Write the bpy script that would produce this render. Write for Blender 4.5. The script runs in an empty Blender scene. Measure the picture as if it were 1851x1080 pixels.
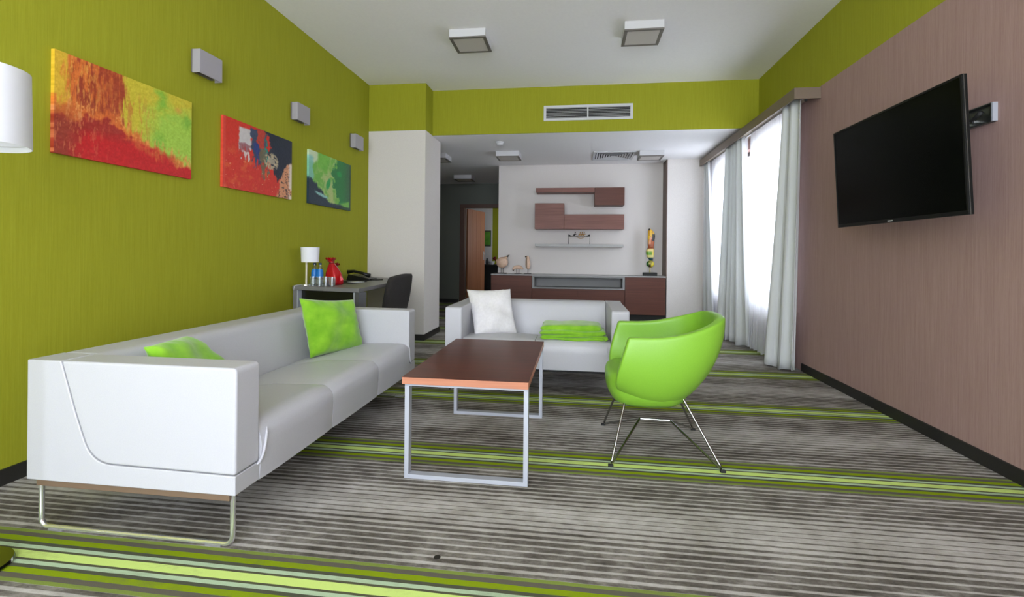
import bpy, bmesh, math, random
import numpy as np
from mathutils import Vector, Matrix
random.seed(3)
C = bpy.context.scene.collection
S = bpy.context.scene
PI = math.pi

# ------------------------------------------------------------------ camera
EYE = 1.05
cd = bpy.data.cameras.new('camera')
cam = bpy.data.objects.new('camera', cd); C.objects.link(cam)
S.camera = cam
yaw, roll = 0.133, 0.0096
fw = Vector((-math.sin(yaw), math.cos(yaw), 0)); rt = Vector((math.cos(yaw), math.sin(yaw), 0)); up = Vector((0, 0, 1))
r2 = rt*math.cos(roll) + up*math.sin(roll); u2 = up*math.cos(roll) - rt*math.sin(roll)
M = Matrix.Identity(4)
for i in range(3):
    M[i][0] = r2[i]; M[i][1] = u2[i]; M[i][2] = -fw[i]
M[2][3] = EYE
cam.matrix_world = M
cd.sensor_width = 36; cd.sensor_fit = 'HORIZONTAL'
cd.lens = 873.92/1851*36
cd.shift_y = -(540-458.74)/1851
cd.clip_start = 0.05; cd.clip_end = 200

# ------------------------------------------------------------------ light
W = bpy.data.worlds.new('overcast_sky'); S.world = W; W.use_nodes = True
bg = W.node_tree.nodes['Background']
bg.inputs[0].default_value = (0.99, 0.925, 1.02, 1); bg.inputs[1].default_value = 7.0
S.view_settings.view_transform = 'Standard'; S.view_settings.look = 'None'
S.view_settings.exposure = 1.0; S.view_settings.gamma = 1.0
S.view_settings.use_curve_mapping = False
S.cycles.use_denoising = True
S.cycles.max_bounces = 10; S.cycles.diffuse_bounces = 6; S.cycles.transparent_max_bounces = 12
S.cycles.sample_clamp_indirect = 8

def portal(name, loc, rot, sx, sy):
    l = bpy.data.lights.new(name, 'AREA'); l.shape = 'RECTANGLE'; l.size = sx; l.size_y = sy
    l.cycles.is_portal = True
    o = bpy.data.objects.new(name, l); C.objects.link(o); o.location = loc; o.rotation_euler = rot
    return o

# ------------------------------------------------------------------ helpers
def lin(c):
    return tuple(((v/255)/12.92 if v/255 <= .04045 else ((v/255+.055)/1.055)**2.4) for v in c)

def L4(c): return (*lin(c), 1)

class MB:
    def __init__(s): s.v = []; s.f = []; s.m = []
    def add(s, vs, fs, m=0):
        b = len(s.v); s.v += [tuple(p) for p in vs]
        s.f += [tuple(b+i for i in f) for f in fs]; s.m += [m]*len(fs); return s
    def box(s, x0, x1, y0, y1, z0, z1, m=0):
        return s.add([(x0,y0,z0),(x1,y0,z0),(x1,y1,z0),(x0,y1,z0),(x0,y0,z1),(x1,y0,z1),(x1,y1,z1),(x0,y1,z1)],
                     [(3,2,1,0),(4,5,6,7),(0,1,5,4),(1,2,6,5),(2,3,7,6),(3,0,4,7)], m)
    def prism(s, poly, axis, a, b, m=0):
        """poly of 2D points extruded along axis from a to b"""
        def mk(p, t):
            return {'x': (t, p[0], p[1]), 'y': (p[0], t, p[1]), 'z': (p[0], p[1], t)}[axis]
        n = len(poly)
        vs = [mk(p, a) for p in poly] + [mk(p, b) for p in poly]
        fs = [tuple(range(n-1, -1, -1)), tuple(range(n, 2*n))] + [(i, (i+1) % n, n+(i+1) % n, n+i) for i in range(n)]
        return s.add(vs, fs, m)
    def lathe(s, prof, cx, cy, n=24, m=0, cap=True):
        vs = []
        for r, z in prof:
            for k in range(n):
                a = 2*PI*k/n; vs.append((cx+r*math.cos(a), cy+r*math.sin(a), z))
        fs = []
        for i in range(len(prof)-1):
            for k in range(n):
                k2 = (k+1) % n
                fs.append((i*n+k, i*n+k2, (i+1)*n+k2, (i+1)*n+k))
        if cap:
            if prof[0][0] > 1e-6: fs.append(tuple(range(n-1, -1, -1)))
            if prof[-1][0] > 1e-6: fs.append(tuple((len(prof)-1)*n+k for k in range(n)))
        return s.add(vs, fs, m)
    def tube(s, pts, r, n=10, m=0, closed=False):
        pts = [Vector(p) for p in pts]; N = len(pts)
        rs = r if isinstance(r, (list, tuple)) else [r]*N
        vs = []; prev = None
        for i, p in enumerate(pts):
            if closed: t = (pts[(i+1) % N]-pts[i-1])
            else: t = pts[min(i+1, N-1)]-pts[max(i-1, 0)]
            t.normalize()
            if prev is None:
                a = Vector((0, 0, 1)) if abs(t.z) < .9 else Vector((1, 0, 0))
                u = t.cross(a).normalized()
            else:
                u = (prev - t*prev.dot(t)).normalized()
            prev = u; w = t.cross(u)
            for k in range(n):
                an = 2*PI*k/n; vs.append(p + (u*math.cos(an)+w*math.sin(an))*rs[i])
        fs = []
        for i in range(N if closed else N-1):
            j = (i+1) % N
            for k in range(n):
                k2 = (k+1) % n; fs.append((i*n+k, i*n+k2, j*n+k2, j*n+k))
        if not closed:
            fs.append(tuple(range(n-1, -1, -1))); fs.append(tuple((N-1)*n+k for k in range(n)))
        return s.add(vs, fs, m)
    def ball(s, c, r, n=16, m=0, rot=None):
        """ellipsoid with radii r (3-tuple)"""
        vs = []; rr = r if isinstance(r, tuple) else (r, r, r); h = n//2
        R = rot or Matrix.Identity(3)
        for i in range(1, h):
            th = PI*i/h
            for k in range(n):
                a = 2*PI*k/n
                vs.append(Vector(c)+R @ Vector((rr[0]*math.sin(th)*math.cos(a), rr[1]*math.sin(th)*math.sin(a), rr[2]*math.cos(th))))
        vs.append(Vector(c)+R @ Vector((0, 0, rr[2]))); vs.append(Vector(c)-R @ Vector((0, 0, rr[2])))
        T, B = len(vs)-2, len(vs)-1; fs = []
        for i in range(h-2):
            for k in range(n):
                k2 = (k+1) % n; fs.append((i*n+k, (i+1)*n+k, (i+1)*n+k2, i*n+k2))
        for k in range(n):
            k2 = (k+1) % n; fs.append((T, k, k2)); fs.append((B, (h-2)*n+k2, (h-2)*n+k))
        return s.add(vs, fs, m)

def build(name, mb, mats, parent=None, bevel=0, seg=2, smooth=None, local=False, origin=None, sub=0, solid=0, kind=None, angle=35):
    """one mesh object; world-coordinate vertices are shifted by the parent's location unless local"""
    me = bpy.data.meshes.new(name)
    vs = [Vector(v) for v in mb.v]
    off = Vector((0, 0, 0)); loc = Vector((0, 0, 0))
    if parent is None:
        if origin is None:
            xs = [v.x for v in vs]; ys = [v.y for v in vs]; zs = [v.z for v in vs]
            origin = ((min(xs)+max(xs))/2, (min(ys)+max(ys))/2, min(zs))
        off = Vector(origin); loc = off
    elif not local:
        p = parent; off = Vector((0, 0, 0))
        while p is not None:
            off += p.location; p = p.parent
    me.from_pydata([tuple(v-off) for v in vs], [], mb.f)
    mats = mats if isinstance(mats, (list, tuple)) else [mats]
    for m in mats: me.materials.append(m)
    me.polygons.foreach_set('material_index', mb.m)
    bm = bmesh.new(); bm.from_mesh(me); bmesh.ops.recalc_face_normals(bm, faces=bm.faces); bm.to_mesh(me); bm.free()
    o = bpy.data.objects.new(name, me); C.objects.link(o); o.location = loc
    if parent is not None: o.parent = parent
    if solid:
        md = o.modifiers.new('solid', 'SOLIDIFY'); md.thickness = solid; md.offset = -1
    if bevel:
        md = o.modifiers.new('bevel', 'BEVEL'); md.width = bevel; md.segments = seg; md.limit_method = 'ANGLE'; md.angle_limit = math.radians(30)
        md.harden_normals = True; me.shade_smooth()
    if sub:
        md = o.modifiers.new('sub', 'SUBSURF'); md.levels = sub; md.render_levels = sub
    if smooth or (smooth is None and sub): me.shade_smooth()
    if smooth == 'auto' :
        me.shade_smooth(); me.set_sharp_from_angle(angle=math.radians(angle))
    if kind: o['kind'] = kind
    return o

def tag(o, label, cat, group=None):
    o['label'] = label; o['category'] = cat
    if group: o['group'] = group
    return o
def thing(name, label, cat, loc=(0, 0, 0), rz=0, group=None):
    o = bpy.data.objects.new(name, None); C.objects.link(o); o.location = loc; o.rotation_euler = (0, 0, rz)
    o.empty_display_size = .05
    return tag(o, label, cat, group)
def copy_tree(o, parent=None):
    c = o.copy(); C.objects.link(c)
    if parent is not None: c.parent = parent
    for ch in list(o.children): copy_tree(ch, c)
    return c
def struct(name, mb, mats, **k): return build(name, mb, mats, kind='structure', **k)

# ------------------------------------------------------------------ materials
def mat(name, col=(200, 200, 200), rough=.5, metal=0, spec=.5, alpha=None, coat=0, sheen=0):
    m = bpy.data.materials.new(name); m.use_nodes = True
    b = m.node_tree.nodes['Principled BSDF']
    b.inputs['Base Color'].default_value = L4(col); b.inputs['Roughness'].default_value = rough
    b.inputs['Metallic'].default_value = metal; b.inputs['Specular IOR Level'].default_value = spec
    b.inputs['Coat Weight'].default_value = coat; b.inputs['Sheen Weight'].default_value = sheen
    return m
class NT:
    def __init__(s, m): s.t = m.node_tree; s.b = s.t.nodes['Principled BSDF']
    def n(s, ty, **k):
        x = s.t.nodes.new(ty)
        for a, v in k.items(): setattr(x, a, v)
        return x
    def l(s, a, b): s.t.links.new(a, b)
    def math(s, op, a, b=None, c=None, clamp=False):
        x = s.n('ShaderNodeMath', operation=op, use_clamp=clamp)
        for i, v in enumerate((a, b, c)):
            if v is None: continue
            if isinstance(v, (int, float)): x.inputs[i].default_value = v
            else: s.l(v, x.inputs[i])
        return x.outputs[0]
    def ramp(s, fac, stops, interp='LINEAR'):
        x = s.n('ShaderNodeValToRGB'); r = x.color_ramp; r.interpolation = interp
        while len(r.elements) > 1: r.elements.remove(r.elements[-1])
        r.elements[0].position = stops[0][0]; r.elements[0].color = stops[0][1]
        for p, c in stops[1:]:
            e = r.elements.new(p); e.color = c
        s.l(fac, x.inputs[0]); return x.outputs[0]
    def mix(s, f, a, b, mode='MIX'):
        x = s.n('ShaderNodeMix', data_type='RGBA', blend_type=mode)
        for i, v in ((0, f), (6, a), (7, b)):
            if isinstance(v, (int, float)): x.inputs[i].default_value = v
            elif isinstance(v, tuple): x.inputs[i].default_value = v
            else: s.l(v, x.inputs[i])
        return x.outputs[2]
    def pos(s, scale=(1, 1, 1), kind='Position'):
        if kind == 'Position': g = s.n('ShaderNodeNewGeometry').outputs['Position']
        else: g = s.n('ShaderNodeTexCoord').outputs['Object']
        mp = s.n('ShaderNodeMapping'); mp.inputs['Scale'].default_value = scale; s.l(g, mp.inputs[0]); return mp.outputs[0]
    def noise(s, vec, scale=1, detail=3, rough=.5):
        x = s.n('ShaderNodeTexNoise'); x.inputs['Scale'].default_value = scale; x.inputs['Detail'].default_value = detail
        x.inputs['Roughness'].default_value = rough; s.l(vec, x.inputs['Vector']); return x.outputs['Fac']
    def bump(s, h, strength=.2, dist=.005):
        x = s.n('ShaderNodeBump'); x.inputs['Strength'].default_value = strength; x.inputs['Distance'].default_value = dist
        s.l(h, x.inputs['Height']); s.l(x.outputs[0], s.b.inputs['Normal'])

def streak_mat(name, c0, c1, rough=.8, sc=150, zsc=3, bump=.25):
    m = mat(name, c0, rough, spec=.25); N = NT(m)
    a = N.noise(N.pos((sc, sc, zsc)), 1, 4, .65)
    b = N.noise(N.pos((sc*3.3, sc*3.3, 30)), 1, 2)
    f = N.math('ADD', N.math('MULTIPLY', a, .75), N.math('MULTIPLY', b, .25))
    col = N.ramp(f, [(.32, L4(c0)), (.68, L4(c1))])
    N.l(col, N.b.inputs['Base Color']); N.bump(f, bump, .002)
    return m
def noise_mat(name, c0, c1, scale=60, rough=.7, bump=.1, dist=.002, vec=(1, 1, 1), detail=4, kind='Object', **k):
    m = mat(name, c0, rough, **k); N = NT(m)
    a = N.noise(N.pos(vec, kind), scale, detail)
    N.l(N.ramp(a, [(.3, L4(c0)), (.7, L4(c1))]), N.b.inputs['Base Color'])
    if bump: N.bump(a, bump, dist)
    return m
def wood_mat(name, c0, c1, axis='x', rough=.4, coat=0, spec=.28):
    sc = {'x': (2, 60, 60), 'y': (60, 2, 60), 'z': (60, 60, 2)}[axis]
    m = mat(name, c0, rough, coat=coat, spec=spec); N = NT(m)
    w = N.noise(N.pos(tuple(v*.05 for v in sc)), 3, 2)
    p = N.pos(sc)
    a = N.noise(p, 1, 5, .6)
    f = N.math('ADD', N.math('MULTIPLY', a, .7), N.math('MULTIPLY', w, .3))
    N.l(N.ramp(f, [(.35, L4(c0)), (.65, L4(c1))]), N.b.inputs['Base Color']); N.bump(a, .08, .001)
    return m

GREEN = streak_mat('green_wallpaper', (146, 148, 30), (160, 162, 42))
PINK = streak_mat('dusty_pink_wallpaper', (152, 122, 117), (172, 143, 136), bump=.3)
PLASTER = noise_mat('off_white_wallpaper', (214, 208, 204), (221, 216, 212), 120, .85, .05, kind='Position')
CEIL = noise_mat('ceiling_paint', (240, 238, 239), (243, 241, 242), 40, .9, .03, kind='Position')
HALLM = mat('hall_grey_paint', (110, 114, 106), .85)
BASEM = mat('dark_skirting', (34, 33, 30), .5)
SOFA = noise_mat('white_leatherette', (180, 180, 186), (186, 186, 192), 260, .42, .10, .0008)
CHROME = mat('chrome', (232, 232, 230), .22, .85)
DCHROME = mat('smoked_chrome', (150, 150, 146), .13, 1)
SILVER = mat('silver_paint', (176, 180, 190), .4, .25)
ALU = mat('brushed_aluminium', (168, 164, 172), .5, .15)
PLINTH = mat('brown_metal_plinth', (128, 106, 88), .4, .3)
TABLEW = wood_mat('table_walnut', (72, 34, 22), (96, 47, 32), 'x', .34)
TABLEE = wood_mat('table_edge_band', (172, 112, 86), (190, 130, 102), 'x', .4)
CABW = wood_mat('cabinet_wood', (84, 46, 34), (100, 57, 44), 'x', .42)
SHELFW = wood_mat('shelf_wood', (112, 72, 62), (136, 92, 82), 'x', .45)
DOORW = wood_mat('door_wood', (150, 96, 66), (170, 114, 80), 'z', .45)
FRAMEW = mat('dark_brown_frame', (92, 62, 48), .5)
GREYP = mat('grey_laminate', (120, 119, 120), .4)
DGREY = mat('dark_grey_laminate', (80, 80, 82), .4)
BLACK = mat('black_plastic', (14, 15, 14), .35)
BLACKM = mat('black_matt', (22, 22, 22), .7)
LIME = noise_mat('lime_leatherette', (122, 174, 48), (128, 180, 54), 300, .42, .08, .0006)
LIMEF = noise_mat('lime_plush', (104, 162, 10), (134, 188, 34), 14, .9, .5, .004, sheen=.4)
WFAB = noise_mat('white_linen', (214, 212, 214), (224, 222, 224), 60, .9, .3, .001)
CHARC = noise_mat('charcoal_fabric', (38, 35, 35), (50, 47, 46), 150, .95, .2)
SHADE = mat('white_lamp_shade', (232, 233, 240), .7)
WHITE = mat('white_enamel', (205, 205, 208), .5)
DIFF = mat('frosted_diffuser', (196, 190, 184), .5)
DIFFG = mat('fixture_frame', (118, 113, 108), .5, .3)
RED = mat('red_foil', (190, 8, 24), .2, .35, coat=.5)
REDD = mat('dark_red_satin', (110, 8, 14), .35)
BIRDM = noise_mat('pale_bird_wood', (206, 172, 146), (224, 192, 168), 30, .6)
BLUEL = mat('blue_label', (30, 120, 200), .4)
WLAB = mat('white_label', (215, 222, 225), .4)
SCREEN = mat('tv_screen', (9, 11, 8), .22, spec=.05)
CREAM = mat('cream', (220, 212, 190), .5)

def glass_mat(name, tint=(225, 235, 235), mixf=.12, rough=.03):
    m = bpy.data.materials.new(name); m.use_nodes = True; t = m.node_tree; t.nodes.clear()
    o = t.nodes.new('ShaderNodeOutputMaterial'); mx = t.nodes.new('ShaderNodeMixShader')
    a = t.nodes.new('ShaderNodeBsdfTransparent'); g = t.nodes.new('ShaderNodeBsdfGlossy')
    a.inputs[0].default_value = L4(tint); g.inputs['Roughness'].default_value = rough
    mx.inputs[0].default_value = mixf
    t.links.new(a.outputs[0], mx.inputs[1]); t.links.new(g.outputs[0], mx.inputs[2]); t.links.new(mx.outputs[0], o.inputs[0])
    return m
PANE = glass_mat('window_glass', (235, 242, 242), .06)
TUMBLER = glass_mat('drinking_glass', (240, 243, 244), .20, .25)
def cloth_mat(name, col, transp, transl, bumpsc=400):
    m = bpy.data.materials.new(name); m.use_nodes = True; t = m.node_tree; t.nodes.clear()
    o = t.nodes.new('ShaderNodeOutputMaterial'); m1 = t.nodes.new('ShaderNodeMixShader'); m2 = t.nodes.new('ShaderNodeMixShader')
    d = t.nodes.new('ShaderNodeBsdfDiffuse'); tl = t.nodes.new('ShaderNodeBsdfTranslucent'); tp = t.nodes.new('ShaderNodeBsdfTransparent')
    d.inputs[0].default_value = L4(col); tl.inputs[0].default_value = L4(col)
    m1.inputs[0].default_value = transl; m2.inputs[0].default_value = transp
    t.links.new(d.outputs[0], m1.inputs[1]); t.links.new(tl.outputs[0], m1.inputs[2])
    t.links.new(m1.outputs[0], m2.inputs[1]); t.links.new(tp.outputs[0], m2.inputs[2]); t.links.new(m2.outputs[0], o.inputs[0])
    return m
DRAPE = cloth_mat('grey_white_drape', (222, 224, 224), 0, .20)
SHEER = cloth_mat('white_sheer', (240, 242, 246), .08, .55)

def carpet_mat():
    m = mat('striped_carpet', (90, 88, 80), 1, spec=0); N = NT(m)
    g = N.n('ShaderNodeNewGeometry'); sp = N.n('ShaderNodeSeparateXYZ'); N.l(g.outputs['Position'], sp.inputs[0])
    wob = N.noise(N.pos((9, 9, 1)), 1, 2)
    y = N.math('ADD', sp.outputs[1], N.math('MULTIPLY', N.math('SUBTRACT', wob, .5), .004))
    u = N.math('DIVIDE', N.math('SUBTRACT', y, 1.430), 1.027)
    fr = N.math('SUBTRACT', u, N.math('ROUND', u))
    t = N.math('MULTIPLY', N.math('ABSOLUTE', fr), 1.027)
    tn = N.math('DIVIDE', t, .5135)
    P = lambda v: v/.5135
    blotch = N.noise(N.pos((3.2, 8.0, 1)), 1, 5, .62)
    blotch2 = N.noise(N.pos((16, 26, 1)), 1, 5, .75)
    bl = N.math('ADD', N.math('MULTIPLY', blotch, .56), N.math('MULTIPLY', blotch2, .44))
    base = N.ramp(bl, [(.36, L4((66, 62, 57))), (.50, L4((101, 96, 90))), (.62, L4((138, 133, 127)))])
    band = N.ramp(tn, [(0, L4((196, 218, 124))), (P(.0165), L4((84, 84, 66))), (P(.027), L4((170, 190, 160))), (P(.046), L4((80, 82, 68))),
                       (P(.062), L4((128, 148, 28))), (P(.088), L4((96, 92, 82))), (P(.109), L4((122, 138, 66))), (P(.127), L4((100, 96, 88)))], 'CONSTANT')
    isband = N.math('LESS_THAN', t, .127)
    w = N.ramp(tn, [(P(.14), (.0090,)*3+(1,)), (P(.18), (.0062,)*3+(1,)), (P(.25), (.0042,)*3+(1,)), (P(.33), (.0060,)*3+(1,)),
                    (P(.39), (.0105,)*3+(1,)), (P(.44), (.0136,)*3+(1,)), (P(.5), (.0156,)*3+(1,))])
    p = N.math('DIVIDE', N.math('SUBTRACT', t, .155), .0362)
    d = N.math('MULTIPLY', N.math('ABSOLUTE', N.math('SUBTRACT', p, N.math('ROUND', p))), .0362)
    mask = N.math('ADD', N.math('DIVIDE', N.math('SUBTRACT', w, d), .0035), .5, clamp=True)
    lightc = N.ramp(bl, [(.36, L4((142, 137, 130))), (.62, L4((186, 182, 178)))])
    c = N.mix(mask, base, lightc)
    dim = N.math('MULTIPLY', N.math('SUBTRACT', bl, .5), .9)
    band2 = N.mix(N.math('MULTIPLY', N.math('SUBTRACT', .50, bl), 2.2, clamp=True), band, L4((92, 90, 72)))
    c = N.mix(isband, c, band2)
    grain = N.noise(N.pos((1, 1, 1)), 700, 2)
    c = N.mix(.35, c, N.ramp(grain, [(.3, (.25, .25, .25, 1)), (.7, (.75, .75, .75, 1))]), 'OVERLAY')
    # a small dark stain
    vm = N.n('ShaderNodeVectorMath', operation='DISTANCE'); N.l(g.outputs['Position'], vm.inputs[0]); vm.inputs[1].default_value = STAIN
    st = N.math('LESS_THAN', vm.outputs['Value'], .012)
    c = N.mix(st, c, L4((48, 46, 42)))
    N.l(c, N.b.inputs['Base Color']); N.bump(grain, .5, .003)
    return m
STAIN = (-0.467, 1.62, 0)
CARPET = carpet_mat()

# ------------------------------------------------------------------ room
XL, XR, H, HB = -2.519, 2.056, 3.0815, 2.522
YC, YB, XC, YD = 5.593, 5.874, -1.805, 6.237
YW, YP, YH = 8.0, 7.68, 10.05
XN = 1.36; XW = -1.305; YR = -1.9; XHL = -3.6; TH = .2; FY = 12.6

struct('floor', MB().box(XHL-TH, XR+TH, YR-TH, FY+TH, -.1, 0), CARPET)
struct('ceiling', MB().box(XL-TH, XR+TH, YR-TH, YB+.3, H, H+.2), CEIL)
struct('ceiling_hall', MB().box(XHL-TH, XR+TH, YB+.012, FY+TH, HB, HB+.25), CEIL)
struct('wall_left', MB().box(XL-TH, XL, YR-TH, YC, 0, H), GREEN)
# column beside the hall: green above, off-white below
mb = MB().box(XL-.7, XC, YC, YD, 0, HB-.004, 0).box(XL-.7, XC, YC, YB, HB-.004, H, 1)
struct('wall_column', mb, [PLASTER, GREEN])
struct('wall_beam', MB().box(XC-.2, XR+.05, YB+.0005, YB+.012, HB, H), GREEN)
struct('trim_1', MB().box(XC-.2, XR, YB+.0125, YB+.02, HB+.255, H), PLASTER)
# right wall: pink below, green band above, two window openings far end
WZ0, WZ1 = .52, 2.34
W1 = (4.98, 5.98); W2 = (6.12, 7.46)
mb = MB()
GB = 2.509
for z0, z1, mi in ((0, GB, 0), (GB, H, 1)):
    mb.box(XR, XR+TH, YR-TH, W1[0], z0, z1, mi)
mb.box(XR, XR+TH, W1[0], YW+.3, WZ1, GB, 0).box(XR, XR+TH, W1[0], YW+.3, GB, H, 1)
mb.box(XR, XR+TH, W1[0], YW+.3, 0, WZ0, 0).box(XR, XR+TH, W1[1], W2[0], WZ0, WZ1, 0).box(XR, XR+TH, W2[1], YW+.3, WZ0, WZ1, 0)
struct('wall_right', mb, [PINK, GREEN])
for i, (a, b) in enumerate((W1, W2)):
    f = MB(); t = .05
    f.box(XR+.06, XR+.12, a, b, WZ0, WZ0+t).box(XR+.06, XR+.12, a, b, WZ1-t, WZ1)
    f.box(XR+.06, XR+.12, a, a+t, WZ0+t, WZ1-t).box(XR+.06, XR+.12, b-t, b, WZ0+t, WZ1-t)
    w = struct('window_%d' % (i+1), f, mat('window_frame_%d' % i, (70, 66, 62), .5), bevel=.004)
    build('pane', MB().box(XR+.085, XR+.095, a+t, b-t, WZ0+t, WZ1-t), PANE, w)
    portal('window_portal', (XR+.16, (a+b)/2, (WZ0+WZ1)/2), (0, PI/2, 0), WZ1-WZ0, b-a)
# rear wall (behind the camera) with the wide window that lights the room
RX0, RX1, RZ0, RZ1 = -2.3, 1.9, .12, 2.9
mb = MB().box(XL-TH, RX0, YR-TH, YR, 0, H).box(RX1, XR+TH, YR-TH, YR, 0, H).box(RX0, RX1, YR-TH, YR, 0, RZ0).box(RX0, RX1, YR-TH, YR, RZ1, H)
struct('wall_rear', mb, PLASTER)
f = MB(); t = .06
f.box(RX0, RX1, YR-.14, YR-.08, RZ0, RZ0+t).box(RX0, RX1, YR-.14, YR-.08, RZ1-t, RZ1)
for xx in (RX0, -t/2, RX1-t): f.box(xx, xx+t, YR-.14, YR-.08, RZ0+t, RZ1-t)
w = struct('window_3', f, WHITE, bevel=.004)
build('pane', MB().box(RX0+t, -t/2, YR-.115, YR-.105, RZ0+t, RZ1-t), PANE, w)
build('pane', MB().box(t/2, RX1-t, YR-.115, YR-.105, RZ0+t, RZ1-t), PANE, w)
portal('window_portal', (0, YR-.18, (RZ0+RZ1)/2), (PI/2, 0, 0), RX1-RX0, RZ1-RZ0)
# niche wall, pier, hall walls
struct('wall_back', MB().box(XW, XR+TH, YW, YH, 0, HB), PLASTER)
struct('wall_pier', MB().box(XN+.014, XR, YP, YW, 0, HB), PLASTER)
struct('trim_2', MB().box(XN, XN+.014, YP, YW-.001, .722, HB-.001), mat('niche_side_panel', (104, 84, 74), .5))
DX0, DX1, DZ = -2.368, -1.46, 2.013
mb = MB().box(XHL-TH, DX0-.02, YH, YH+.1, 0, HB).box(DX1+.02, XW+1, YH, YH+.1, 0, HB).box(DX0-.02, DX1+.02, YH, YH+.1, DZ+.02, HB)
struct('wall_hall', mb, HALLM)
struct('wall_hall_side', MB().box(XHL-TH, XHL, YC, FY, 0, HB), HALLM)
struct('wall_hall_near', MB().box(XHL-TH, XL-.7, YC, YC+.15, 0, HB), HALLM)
# bedroom beyond the door
struct('wall_far', MB().box(XHL-TH, -2.21, FY, FY+TH, 0, HB, 0).box(-2.21, .3, FY, FY+TH, 0, HB, 1), [PLASTER, GREEN])
FW = (11.2, 12.1)  # unseen side window, added to let light into the bedroom
mb = MB().box(0, .2, YH+.1, FW[0], 0, HB).box(0, .2, FW[1], FY, 0, HB).box(0, .2, FW[0], FW[1], 0, 1.0).box(0, .2, FW[0], FW[1], 2.1, HB)
struct('wall_far_side', mb, PLASTER)
portal('window_portal', (.25, sum(FW)/2, 1.55), (0, PI/2, 0), 1.1, FW[1]-FW[0])
w = struct('window_4', MB().box(.08, .14, FW[0], FW[0]+.05, 1, 2.1).box(.08, .14, FW[1]-.05, FW[1], 1, 2.1).box(.08, .14, FW[0]+.05, FW[1]-.05, 1, 1.05).box(.08, .14, FW[0]+.05, FW[1]-.05, 2.05, 2.1), WHITE)
build('pane', MB().box(.105, .115, FW[0]+.05, FW[1]-.05, 1.05, 2.05), PANE, w)
# skirting
bh, bt = .071, .012
def base(n, *b): struct(n, MB().box(*b), BASEM)
base('baseboard_left', XL, XL+bt, YR, YC, 0, bh)
base('baseboard_right', XR-bt, XR, YR, 4.74, 0, bh)
base('baseboard_column', XL+bt, XC, YC-bt, YC, 0, bh)
base('baseboard_column_side', XC, XC+bt, YC-bt, YD, 0, bh)
base('baseboard_hall', XHL, DX0-.12, YH-bt, YH, 0, bh)
base('baseboard_pier', XN+.014, XR-.012, YP-bt, YP, 0, bh)
# door in the hall
d = struct('door_1', MB().box(DX0-.10, DX0, YH-.015, YH+.115, 0, DZ).box(DX1, DX1+.10, YH-.015, YH+.115, 0, DZ).box(DX0-.10, DX1+.10, YH-.015, YH+.115, DZ, DZ+.075), FRAMEW, bevel=.004)
th = math.radians(76.5)
def dpt(a, o, z): return (DX0+.01+a*math.cos(th)+o*math.sin(th), YH+.125+a*math.sin(th)-o*math.cos(th), z)
m_ = MB()
def dbox(m_, a0, a1, o0, o1, z0, z1):
    m_.add([dpt(a0, o0, z0), dpt(a1, o0, z0), dpt(a1, o1, z0), dpt(a0, o1, z0), dpt(a0, o0, z1), dpt(a1, o0, z1), dpt(a1, o1, z1), dpt(a0, o1, z1)],
           [(3, 2, 1, 0), (4, 5, 6, 7), (0, 1, 5, 4), (1, 2, 6, 5), (2, 3, 7, 6), (3, 0, 4, 7)])
for k in range(4): dbox(m_, k*.22, k*.22+.215, 0, .04, .01, DZ-.01)
dbox(m_, .0, .875, .004, .036, .01, DZ-.01)
leaf = build('door_leaf', m_, DOORW, d, bevel=.002)
h_ = MB(); h_.tube([dpt(.82, .04, 1.03), dpt(.82, .085, 1.03), dpt(.80, .09, 1.03), dpt(.70, .09, 1.03)], .009)
dbox(h_, .80, .84, .04, .046, .90, 1.09)
build('door_handle', h_, SILVER, leaf)

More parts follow.
